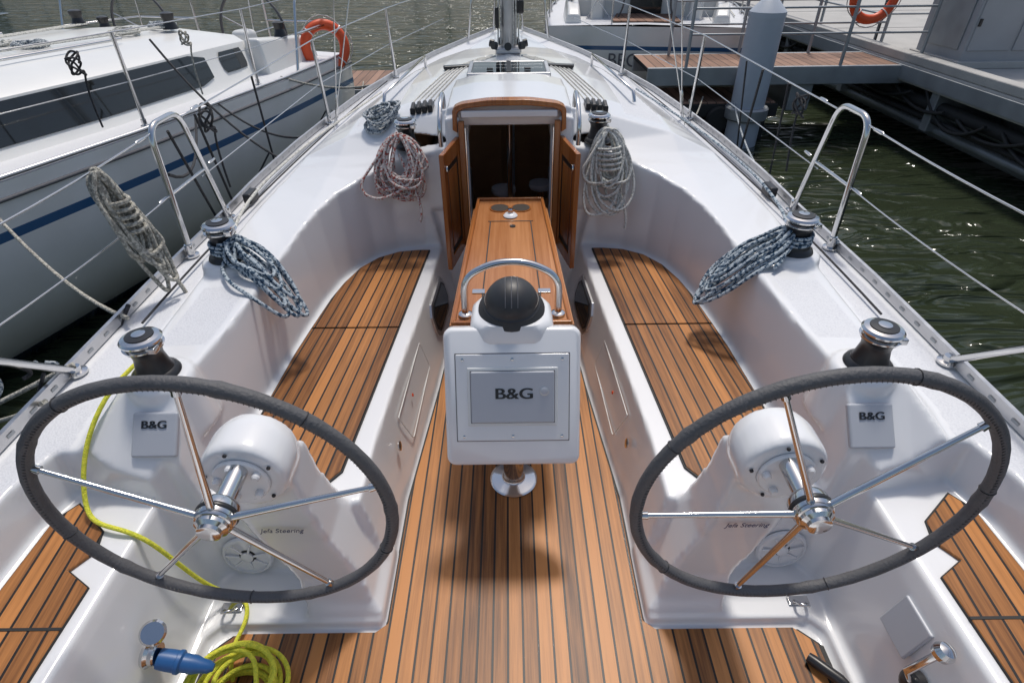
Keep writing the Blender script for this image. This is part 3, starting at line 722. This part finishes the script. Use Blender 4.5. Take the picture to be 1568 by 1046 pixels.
flatcoil('coiled_rope',(-.745,3.42,1.0),.105,11,M['rgrey'],.0065,9,.07,zr=roofz)
def winchcoil(s,ext,seed,mat):
    rnd=random.Random(seed); e=empty('coiled_rope'); c=Vector((s*1.225,2.20,.770)); pts=[]
    for k in range(40):
        a=2*math.pi*k/12*s; pts.append(c+Vector((.062*math.cos(a),.062*math.sin(a),.035+.0014*k)))
    tube('turns',pts,.007,mat,e,smooth=True)
    pts=[]
    for l in range(9):
        kw=ext[2]*rnd.uniform(.4,1.15); L=ext[3]*rnd.uniform(.65,1.1); sh=rnd.uniform(-.05,.05)
        d=Vector((ext[0],ext[1],0)).normalized(); n_=Vector((-d.y,d.x,0))
        for k in range(12):
            a=2*math.pi*k/12
            p=c+d*(.03+L*(1-math.cos(a))/2)+n_*(kw*math.sin(a)+sh)+Vector((rnd.uniform(-.01,.01),rnd.uniform(-.01,.01),0))
            ax=abs(p.x)
            base=max(.76 if ax>1.06 else .76-(1.06-ax)*1.0,.50)
            if ax>1.30: base=.745-(ax-1.3)*1.0
            zz=base+.012+l*.006+rnd.uniform(0,.012)
            if (p-c).xy.length<.09: zz=max(zz,.775+.04+l*.008)
            pts.append(Vector((p.x,p.y,zz)))
    pts+=[Vector((pts[-1].x,pts[-1].y-.1,.78)),Vector((pts[-1].x-s*.08,pts[-1].y-.16,.77))]
    tube('loops',pts,.008,mat,e,smooth=True); return e
winchcoil(-1,(1,-.75,.07,.36),2,M['rblue'])
winchcoil(1,(-1,-.12,.085,.36),6,M['rblue'])
for s in(1,-1):
    tube('jib_sheet',[(s*1.225,2.28,.80),(s*1.33,2.5,.785),(s*1.38,2.9,.785),(s*1.36,3.4,.80),(s*1.27,4.2,.80),(s*1.1,5.2,.80)],.0075,M['rblue' if s>0 else 'rwhite'],boat,smooth=True)
    tube('furling_line',[(s*1.50,1.9,.635),(s*1.52,2.6,.64),(s*1.50,4.0,.66),(s*1.2,6.0,.73)],.005,M['rblack'],boat,smooth=True)
cab=empty('shore_power_cable')
tube('cable',[(-1.23,1.52,.765),(-1.26,1.38,.765),(-1.29,1.27,.71),(-1.315,1.18,.61),(-1.31,1.10,.50),(-1.27,1.06,.475),(-1.20,1.04,.475),(-1.15,1.03,.468),(-1.09,1.02,.43),(-1.055,1.03,.28),(-1.02,1.05,.12),(-.97,1.07,.055),(-.91,1.04,.05),(-.90,.95,.04),(-.93,.88,.03),(-.88,.8,.03)],.007,M['ryel'],cab,smooth=True)
rnd=random.Random(3); pts=[]
for l in range(9):
    r=rnd.uniform(.08,.13); cx=-.845+rnd.uniform(-.03,.03); cy=.75+rnd.uniform(-.03,.03)
    for k in range(10):
        a=2*math.pi*k/10; pts.append((cx+r*1.1*math.cos(a),cy+r*math.sin(a),.02+l*.012+rnd.uniform(0,.012)))
tube('cable_coil',pts,.0075,M['ryel'],cab,smooth=True)
lathe('plug',[(.0,0),(.028,.0),(.03,.03),(.03,.05),(.033,.052),(.033,.062),(.026,.068),(.026,.10),(.020,.12),(.018,.14),(.010,.155)],(-1.04,.79,.20),M['blue'],cab,20,(1,-.05,-.3))
lathe('inlet_socket',[(.04,0),(.042,.01),(.034,.018),(.034,.03),(.03,.034)],(-1.075,.80,.215),M['steel'],cab,24,(1,-.05,-.1))
lathe('inlet_cap',[(.0,0),(.034,.0),(.036,.008),(.03,.014)],(-1.05,.83,.27),M['steel'],cab,24,(.3,-.5,.8))
sh=empty('engine_throttle')
lathe('boss',[(.04,0),(.035,.02),(.02,.03)],(1.085,.68,.24),M['black'],sh,20,(-1,0,.3))
tube('lever',[(1.07,.68,.25),(1.03,.68,.32),(1.07,.68,.40)],.010,M['steel'],sh)
lathe('knob',[(.01,0),(.024,.01),(.027,.025),(.02,.04),(.006,.046)],(1.075,.68,.40),M['steel'],sh,20,(0.2,-.1,1))
box('cockpit_locker_panel',(1.098,.80,.31),(.012,.12,.13),M['grey'],boat,.012,(0,R(14.5),0))
lathe('folded_winch_handle',[(.016,0),(.018,.02),(.018,.10),(.012,.12)],(.93,.85,.03),M['black'],boat,14,(.5,-.6,.1))

# ================================================================== NEIGHBOUR BOATS
def neighbour(origin,head,L,B,wheels=True,hood=False,zs=.78):
    e=empty('moored_sailboat')
    o=Vector((origin[0],origin[1],0)); a=Vector((math.cos(head),math.sin(head),0)); l=Vector((a.y,-a.x,0))
    W=lambda s,t,z:o+a*s+l*t+Vector((0,0,z))
    HB=[(0,.86),(.12,.95),(.28,1.0),(.42,.98),(.6,.80),(.78,.48),(.92,.17),(1.,.01)]
    hb=lambda s:lerp_tab(HB,s/L)*B/2
    zk=lambda s:zs+.18*max(0,s/L-.4)
    V=[];F=[]; sts=[L*i/24 for i in range(25)]
    for s in sts:
        w=hb(s); z=zk(s)
        pr=[(w,z),(w*.995,.40),(w*.96,.05),(w*.86,-.25),(w*.70,-.5),(w*.3,-.8),(0,-.85)]
        V+=[W(s,x,q) for x,q in pr]+[W(s,-x,q) for x,q in pr[::-1][1:]]
    n=13
    for k in range(24):
        for i in range(n-1): F.append((k*n+i,k*n+i+1,(k+1)*n+i+1,(k+1)*n+i))
    F.append(tuple(range(n)))
    mk('hull',V,F,M['hull'],e,smooth=True)
    V=[];F=[]
    for s in sts: V+=[W(s,hb(s)-.004,zk(s)),W(s,0,zk(s)+.03),W(s,-hb(s)+.004,zk(s))]
    for k in range(24): F+=[(k*3,k*3+1,k*3+4,k*3+3),(k*3+1,k*3+2,k*3+5,k*3+4)]
    mk('deck',V,F,M['skid'],e,smooth=True)
    for sg in(1,-1):
        tube('toe_rail',[W(s,sg*(hb(s)-.015),zk(s)+.02) for s in sts],.014,M['alu'],e)
        tube('rubbing_strake',[W(s,sg*(hb(s)+.004),zk(s)-.09) for s in sts],.012,M['dgrey'],e)
    TR=[(.11,.60,1.14),(.14,.66,1.17),(.28,.70,1.18),(.42,.66,1.17),(.60,.50,1.12),(.70,.30,.98),(.74,.2,.90)]
    T2=[(q[0],(q[1],q[2])) for q in TR]
    V=[];F=[]
    for f,wf,zt in TR:
        s=f*L; w=wf*B/2*1.12; z=zk(s); h=zt-z
        pr=[(w+.05,z),(w,z+h*.15),(w-.08,z+h*.80),(w-.18,z+h*.94),(0,z+h+.04)]
        V+=[W(s,x,q) for x,q in pr]+[W(s,-x,q) for x,q in pr[::-1][1:]]
    n=9
    for k in range(len(TR)-1):
        for i in range(n-1): F.append((k*n+i,k*n+i+1,(k+1)*n+i+1,(k+1)*n+i))
    F.append(tuple(range(n)))
    mk('coachroof',V,F,M['gel2'],e,smooth=True).data.set_sharp_from_angle(angle=R(40))
    def side(f,u,sg,off):
        wf,zt=lerp_tab(T2,f); s=f*L; w=wf*B/2*1.12; z=zk(s); h=zt-z
        return W(s,sg*(w-.08*u+off),z+h*(.15+.65*u))
    for sg in(1,-1):
        for f0,f1,u0,u1 in((.125,.16,.2,.85),(.175,.42,.04,.95),(.455,.60,.15,.85)):
            V=[];F=[]
            for k in range(17):
                f=f0+(f1-f0)*k/16; t=.0 if 0<k<16 else .15
                V+=[side(f,u0+t,sg,.008),side(f,u1-t,sg,.008)]
                if k: F.append((2*k-2,2*k-1,2*k+1,2*k))
            mk('cabin_window',V,F,M['glass'],e)
        tube('handrail',[W(L*f,sg*.40*B/2,lerp_tab(T2,f)[1]+.04) for f in(.2,.3,.4,.5,.58)],.012,M['steel'],e)
        V=[];F=[]
        for k,(f,h) in enumerate(((.02,.12),(.04,.24),(.08,.28),(.115,.32))):
            s=f*L; w=hb(s)
            V+=[W(s,sg*(w-.28),zk(s)-.02),W(s,sg*(w-.33),zk(s)+h),W(s,sg*(w-.50),zk(s)+h),W(s,sg*(w-.55),zk(s)-.02)]
            if k:
                for i in range(4): F.append(((k-1)*4+i,(k-1)*4+(i+1)%4,k*4+(i+1)%4,k*4+i))
        F+= [(0,1,2,3),(12,13,14,15)]
        mk('coaming',V,F,M['gel2'],e,bevel=.03)
        tops=[]
        for f in (.16,.28,.40,.52,.64,.78):
            s=f*L; p0=W(s,sg*(hb(s)-.06),zk(s)); p1=W(s,sg*(hb(s)-.05),zk(s)+.62); tops.append(p1)
            tube('stanchion',[p0,p1],.0125,M['steel'],e)
            lathe('stanchion_base',[(.03,0),(.03,.03),(.018,.035),(.018,.07)],p0,M['steel'],e,12)
        ends=[W(.02*L,sg*(hb(0)-.08),zk(0)+.64)]+tops+[W(.93*L,sg*.25,zk(L)+.65)]
        tube('lifeline',ends,.004,M['steel'],e); tube('lifeline_lower',[p-Vector((0,0,.3)) for p in ends],.003,M['steel'],e)
        tube('pushpit',fillet([W(.10*L,sg*(hb(.1*L)-.06),zk(0)),W(.08*L,sg*(hb(.08*L)-.06),zk(0)+.64),W(.01*L,sg*(hb(0)-.08),zk(0)+.64),W(.01*L,sg*.5,zk(0)+.64),W(.01*L,sg*.5,zk(0))],.08),.014,M['steel'],e)
        tube('pushpit_mid',[W(.09*L,sg*(hb(.1*L)-.07),zk(0)+.33),W(.01*L,sg*(hb(0)-.08),zk(0)+.33),W(.01*L,sg*.5,zk(0)+.33)],.011,M['steel'],e)
        tube('shroud',[W(.42*L,sg*(hb(.42*L)-.12),zk(s)),W(.42*L,sg*.05,11)],.005,M['steel'],e)
        tube('shroud',[W(.39*L,sg*(hb(.42*L)-.16),zk(s)),W(.42*L,sg*.05,6)],.004,M['steel'],e)
        lathe('winch',[(.07,0),(.06,.03),(.045,.07),(.055,.1),(.06,.13),(.03,.14)],W(.07*L,sg*(hb(.1*L)-.42),zk(0)+.27),M['black'],e,16)
        lathe('winch',[(.07,0),(.06,.03),(.045,.07),(.055,.1),(.06,.13),(.03,.14)],W(.14*L,sg*.55,1.20),M['black'],e,16)
        if wheels:
            c=W(.06*L,sg*B*.22,zk(0)+.28); rr_=.40; pts=[c+l*rr_*math.cos(q)+Vector((0,0,rr_*math.sin(q))) for q in [2*math.pi*i/40 for i in range(40)]]
            tube('helm_wheel',pts,.014,M['leather'],e,cyclic=True)
            for k in range(5):
                q=k*2*math.pi/5+.4; tube('helm_spoke',[c,c+l*rr_*math.cos(q)+Vector((0,0,rr_*math.sin(q)))],.006,M['steel'],e)
            box('helm_pedestal',c+a*.16-Vector((0,0,.25)),(.2,.2,.6),M['gel2'],e,.05,(0,0,head))
    lathe('mast_tube',[(.07,0),(.07,12)],W(.42*L,0,1.20),M['alu'],e,20)
    if hood:
        V=[];F=[]
        for k,(f,h,w) in enumerate(((.08,.60,.9),(.12,.64,.92),(.18,.45,.92),(.23,.05,.9))):
            ring=[W(f*L,w*math.cos(q),1.1+h*math.sin(q)) for q in [math.pi*i/10 for i in range(11)]]
            V+=ring
            if k:
                for i in range(10): F.append(((k-1)*11+i,(k-1)*11+i+1,k*11+i+1,k*11+i))
        mk('sprayhood',V,F,M['dgrey'],e,smooth=True)
    box('companionway',W(.107*L,0,.95),(.04,.5,.36),M['glass'],e,.01,(0,0,head))
    prism('cockpit_sole_teak',[tuple(W(.02*L,-.5,0).xy),tuple(W(.02*L,.5,0).xy),tuple(W(.105*L,.45,0).xy),tuple(W(.105*L,-.45,0).xy)],zs+.035,zs+.05,M['dock'],e)
    tube('genoa_sheet',[W(f*L,hb(f*L)-.2+.03*math.sin(f*60),zk(f*L)+.03) for f in(.1,.16,.2,.26,.33,.4,.46)],.008,M['rwhite'],e,smooth=True)
    tube('roof_lines',[[W(f*L,t_+(f-.14)*-1.2*(1 if t_>0 else -1),lerp_tab(T2,f)[1]+.05) for f in(.14,.2,.28,.36,.41)] for t_ in(.45,.5,.55,-.45,-.5,-.55)],.006,M['rwhite'],e,smooth=True)
    rnd=random.Random(int(L*10)); 
    for q in range(4):
        cpt=W(rnd.uniform(.13,.3)*L,rnd.uniform(-.5,.8),1.19); pts=[]
        for k in range(70):
            an=k*.55; r=.13*rnd.uniform(.6,1.1); pts.append(cpt+Vector((r*math.cos(an),r*math.sin(an),rnd.uniform(0,.06))))
        tube('rope_pile',pts,.008,M['rgrey' if q%2 else 'rwhite'],e,smooth=True)
    return e,W
h1=math.atan2(-.957,-.29)
nb,W1=neighbour((-3.24,7.72),h1,11.4,3.36)
nb2,W2=neighbour((-7.9,9.0),h1+.03,11,3.5)
nb3,W3=neighbour((2.0,9.25),R(80),11,3.4,hood=True)
c_=bpy.data.curves.new('lettering','FONT'); c_.body='BEGANN'; c_.size=.26; c_.align_x='CENTER'; c_.extrude=.002; c_.materials.append(M['dgrey'])
o_=bpy.data.objects.new('lettering',c_); COL.objects.link(o_); o_.parent=nb3; o_.location=W3(-.012,0,.25); o_.rotation_euler=(R(90),0,R(-10))

def lifebuoy(c,ax,r=.26):
    e=empty('lifebuoy'); x,y,z=basis(ax); c=Vector(c); V=[];F=[]; n1,n2=48,14
    for i in range(n1):
        a=2*math.pi*i/n1; d=x*math.cos(a)+y*math.sin(a)
        for j in range(n2):
            b=2*math.pi*j/n2; V.append(c+d*(r+.055*math.cos(b))+z*.05*math.sin(b))
    for i in range(n1):
        for j in range(n2): F.append((i*n2+j,((i+1)%n1)*n2+j,((i+1)%n1)*n2+(j+1)%n2,i*n2+(j+1)%n2))
    mk('ring',V,F,M['orange'],e,smooth=True)
    pts=[]
    for k in range(4):
        a0=math.pi/4+k*math.pi/2
        for q in range(7):
            a=a0+q/6*math.pi/2; pts.append(c+(x*math.cos(a)+y*math.sin(a))*(r+.06+.03*math.sin(q/6*math.pi)))
        d=x*math.cos(a0)+y*math.sin(a0)
        t=[c+d*(r+.058*math.cos(b))+z*.053*math.sin(b) for b in [2*math.pi*i/12 for i in range(13)]]
        tube('band',t,.007,M['gel2'],e)
    tube('grab_line',pts,.006,M['rwhite'],e,cyclic=True); return e
lifebuoy((-2.03,6.98,.90),(.6,-1,.1),.215)

ml=empty('mooring_lines')
def ln(a,b,s,r,m): tube('line',sag(a,b,s),r,M[m],ml)
ln((-2.6,4.6,1.3),(-1.60,3.9,.66),.1,.008,'rblack')
ln((-1.6,2.6,1.0),(-2.35,4.4,.80),.15,.008,'rblack')
ln((-1.59,2.7,1.17),(-1.75,3.3,.1),.0,.007,'rblack')
ln((-1.60,3.0,1.17),(-1.72,3.5,-.2),.0,.007,'rblack')
ln((-1.64,3.9,1.18),(-1.75,4.2,-.1),.0,.007,'rblack')
ln((-1.55,1.9,.66),(-2.95,3.0,.80),.15,.009,'rbeige')
ln((-1.55,1.4,.66),(-3.2,2.2,-.1),.1,.009,'rbeige')
ln((-1.58,1.6,.66),(-2.9,1.0,.35),.05,.009,'rbeige')
ln((-1.56,4.3,.68),(-2.4,4.9,.80),.08,.008,'rblack')
ln((-1.3,5.9,.72),(-2.2,5.9,.80),.06,.010,'rbeige')
ln((1.62,3.9,1.18),(1.72,4.3,-.1),.0,.008,'rblack')
ln((1.62,4.2,1.18),(1.80,4.2,-.3),.05,.006,'rblack')
ln((1.62,3.5,1.18),(1.74,3.6,-.2),.0,.006,'rblack')
ln((1.6,2.5,.66),(3.0,8.0,.1),.25,.010,'rgrey')
ln((1.58,5.2,.7),(2.6,8.0,.1),.2,.010,'rbeige')
ln((-1.5,5.0,.7),(-2.2,9.2,.1),.2,.010,'rbeige')
ln((-1.6,2.0,.66),(-1.68,1.2,.66),.12,.009,'rblack')
for i,(x,y,z,m_) in enumerate(((-1.62,3.15,1.16,'rblack'),(-2.62,3.75,1.34,'rblack'),(-2.95,2.9,1.38,'rblack'),(1.62,3.3,1.16,'rblack'),(-2.35,4.6,1.35,'rbeige'))):
    rnd=random.Random(i+40); pts=[]
    for k in range(30):
        an=k*.9; pts.append((x+.03*math.cos(an)*rnd.uniform(.4,1.6),y+.05*math.sin(an)*rnd.uniform(.4,1.6),z-.05+.06*math.sin(an*.7)*rnd.uniform(.4,1.4)))
    pts+=[(x,y,z-.2),(x+.02,y-.02,z-.42)]
    tube('knot',pts,.006,M[m_],ml,smooth=True)
for i in range(5):
    rnd=random.Random(i+80); x=-1.63+rnd.uniform(-.03,.03); y=1.15+.09*i
    tube('lashing',[(x,y,1.14-.1*i),(x-.05,y+.05,.98-.08*i),(x+.03,y+.10,.86-.05*i),(x-.02,y+.05,.70)],.007,M['rblack'] if i%2 else M['rgrey'],ml,smooth=True)
for (x,y,z) in((-1.85,3.9,.12),(-1.80,1.5,.1),(-1.75,5.0,.12)):
    f=empty('fender')
    lathe('body',[(.01,-.30),(.03,-.29),(.09,-.22),(.105,-.1),(.105,.1),(.09,.22),(.03,.29),(.02,.33)],(x,y,z),M['dgrey'],f,20)
    tube('lanyard',[(x,y,z+.32),(x+.2,y,.7)],.006,M['rblack'],f)

# ================================================================== HARBOUR
mk('water',[(-150,-60,-.45),(150,-60,-.45),(150,150,-.45),(-150,150,-.45)],[(0,1,2,3)],M['water'])
q=empty('concrete_quay')
box('slab',(12.1,20,.40),(14,80,.22),M['conc'],q,.02)
box('wall',(13.1,20,-1.),(14,80,2.57),M['conc'],q,.0)
box('kerb_rail',(5.18,20,.56),(.16,80,.10),M['conc'],q,.015)
box('steel_edge',(5.09,20,.40),(.03,80,.16),M['galv'],q,.005)
for k in range(30): box('pier_bracket',(5.6,-6+k*2.2,.1),(.9,.14,.5),M['galv'],q,.01)
for k,(x,z,r) in enumerate(((5.25,.12,.07),(5.42,.02,.055),(5.62,-.08,.08),(5.3,-.14,.05),(5.8,.15,.06),(5.5,.2,.03),(5.2,-.02,.03),(5.45,-.22,.06))):
    tube('service_pipe',sag((x,-15,z),(x,14,z),.0),r,M['galv'] if k%2 else M['rubber'],q)
rnd=random.Random(5)
for k in range(16):
    y=2+k*.7; tube('hanging_cable',sag((5.12,y,.2+rnd.uniform(-.1,.1)),(5.16,y+1.2,.2+rnd.uniform(-.1,.1)),rnd.uniform(.1,.3)),.02,M['rubber'],q)
for k in range(10): box('paving_joint',(12.1,1+k*2.5,.512),(13.6,.015,.003),M['dgrey'],q,0)
c=empty('electrical_cabinet')
box('body',(6.0,7.9,1.35),(1.1,.9,1.7),M['cab'],c,.02)
box('door_left',(5.73,7.445,1.4),(.50,.02,1.4),M['cab'],c,.01); box('door_right',(6.27,7.445,1.4),(.50,.02,1.4),M['cab'],c,.01)
box('plinth',(6.0,7.9,.55),(1.2,1.0,.08),M['conc'],c,.01)
box('sheet_side',(5.44,7.9,1.4),(.015,.7,1.4),M['galv'],c,.005)
for z in(1.0,1.5,1.9): box('hinge',(5.50,7.43,z),(.03,.03,.08),M['black'],c,.004)
g=empty('gangway')
box('deck',(3.55,8.45,.44),(3.5,1.0,.05),M['dock'],g,.005)
for y in(7.95,8.95): box('side_beam',(3.55,y,.36),(3.5,.05,.22),M['galv'],g,.01)
def railing(parent,p0,p1,h=1.0,n=5,rails=3):
    p0=Vector(p0);p1=Vector(p1)
    for k in range(n+1):
        p=p0.lerp(p1,k/n); tube('post',[p,p+Vector((0,0,h))],.022,M['galv'],parent)
    for k in range(rails):
        hh=Vector((0,0,h*(1-k*.3))); tube('rail',[p0+hh,p1+hh],.022 if k==0 else .013,M['galv'],parent)
railing(g,(2.3,7.97,.46),(5.3,7.97,.46),.95,3); railing(g,(2.3,8.93,.46),(5.3,8.93,.46),.95,3)
pr=empty('pier_railing'); railing(pr,(5.3,9.1,.5),(5.3,30,.5),1.05,12); railing(pr,(5.3,9.1,.5),(11,9.1,.5),1.05,5)
lifebuoy((4.55,8.1,1.22),(0,-1,0),.25)
p=empty('floating_pontoon')
box('deck',(2.6,8.35,.02),(1.9,.9,.06),M['dock'],p,.01)
box('fender_strip',(2.6,7.885,-.05),(1.96,.05,.16),M['rubber'],p,.01)
box('float',(2.6,8.35,-.3),(1.8,.8,.5),M['rubber'],p,.03)
box('ramp_support',(3.9,8.45,.1),(.3,.9,.4),M['galv'],p,.02)
for k in range(4): lathe('tyre_fender',[(.10,-.05),(.15,-.05),(.17,0),(.15,.05),(.10,.05),(.09,0)],(1.9+k*.45,7.83,-.15),M['rubber'],p,20,(0,1,0))
p=empty('floating_pontoon')
box('deck',(-2.9,9.6,.05),(2.6,1.2,.06),M['dock'],p,.01); box('fender_strip',(-2.9,8.98,-.03),(2.66,.05,.14),M['galv'],p,.01); box('float',(-2.9,9.6,-.3),(2.4,1.0,.55),M['conc'],p,.03)
p=empty('mooring_pile')
lathe('sleeve',[(.21,0),(.21,1.9),(.215,1.9),(.215,1.96),(.10,2.08),(.02,2.14)],(3.12,7.75,-.85),M['pile'],p,32)
lathe('collar',[(.25,0),(.27,.02),(.27,.14),(.25,.16)],(3.12,7.75,-.12),M['galv'],p,32)
mk('ground',[(-150,60,-.3),(150,60,-.3),(150,150,2),(-150,150,2)],[(0,1,2,3)],M['earth'])
V=[];F=[]; rnd=random.Random(11)
for t in range(45):
    tx=rnd.uniform(-70,70); ty=rnd.uniform(60,70); th=rnd.uniform(3,7)
    for k in range(130):
        u=rnd.gauss(0,1);v=rnd.gauss(0,1);w=rnd.gauss(0,1); l=math.sqrt(u*u+v*v+w*w); q=rnd.uniform(.5,1)
        c=Vector((tx+u/l*q*3,ty+v/l*q*2.5,th*.55+w/l*q*th*.5)); a=len(V)
        for j in range(3): V.append(c+Vector([rnd.uniform(-.7,.7) for _ in range(3)]))
        F.append((a,a+1,a+2))
mk('unseen_reflection_trees',V,F,M['leaf'],recalc=False)  # out-of-view trees, added to give the water dark green reflections

# ================================================================== CAMERA & LIGHT
cam=bpy.data.cameras.new('camera'); co=bpy.data.objects.new('camera',cam); COL.objects.link(co)
cam.sensor_width=36; cam.lens=19.75; cam.clip_start=.05; cam.clip_end=500
co.location=(0,0,1.9)
co.rotation_euler=(Matrix.Rotation(R(54),3,'X')@Matrix.Rotation(R(-.7),3,'Z')).to_euler()
scn.camera=co
el=R(66); az=R(14)
sd=Vector((math.sin(az)*math.cos(el),math.cos(az)*math.cos(el),math.sin(el)))
sun=bpy.data.lights.new('sun','SUN'); so=bpy.data.objects.new('sun',sun); COL.objects.link(so)
sun.energy=2.6; sun.angle=R(7); sun.color=(1,.95,.88)
so.rotation_euler=sd.to_track_quat('Z','Y').to_euler()
w=bpy.data.worlds.new('World'); scn.world=w; w.use_nodes=True; nt=w.node_tree
sky=nt.nodes.new('ShaderNodeTexSky'); sky.sky_type='NISHITA'; sky.sun_disc=False; sky.sun_elevation=el; sky.sun_rotation=az
sky.air_density=1.2; sky.dust_density=3
nt.links.new(sky.outputs[0],nt.nodes['Background'].inputs[0]); nt.nodes['Background'].inputs[1].default_value=.115
scn.view_settings.view_transform='Standard'; scn.view_settings.look='None'; scn.view_settings.exposure=0
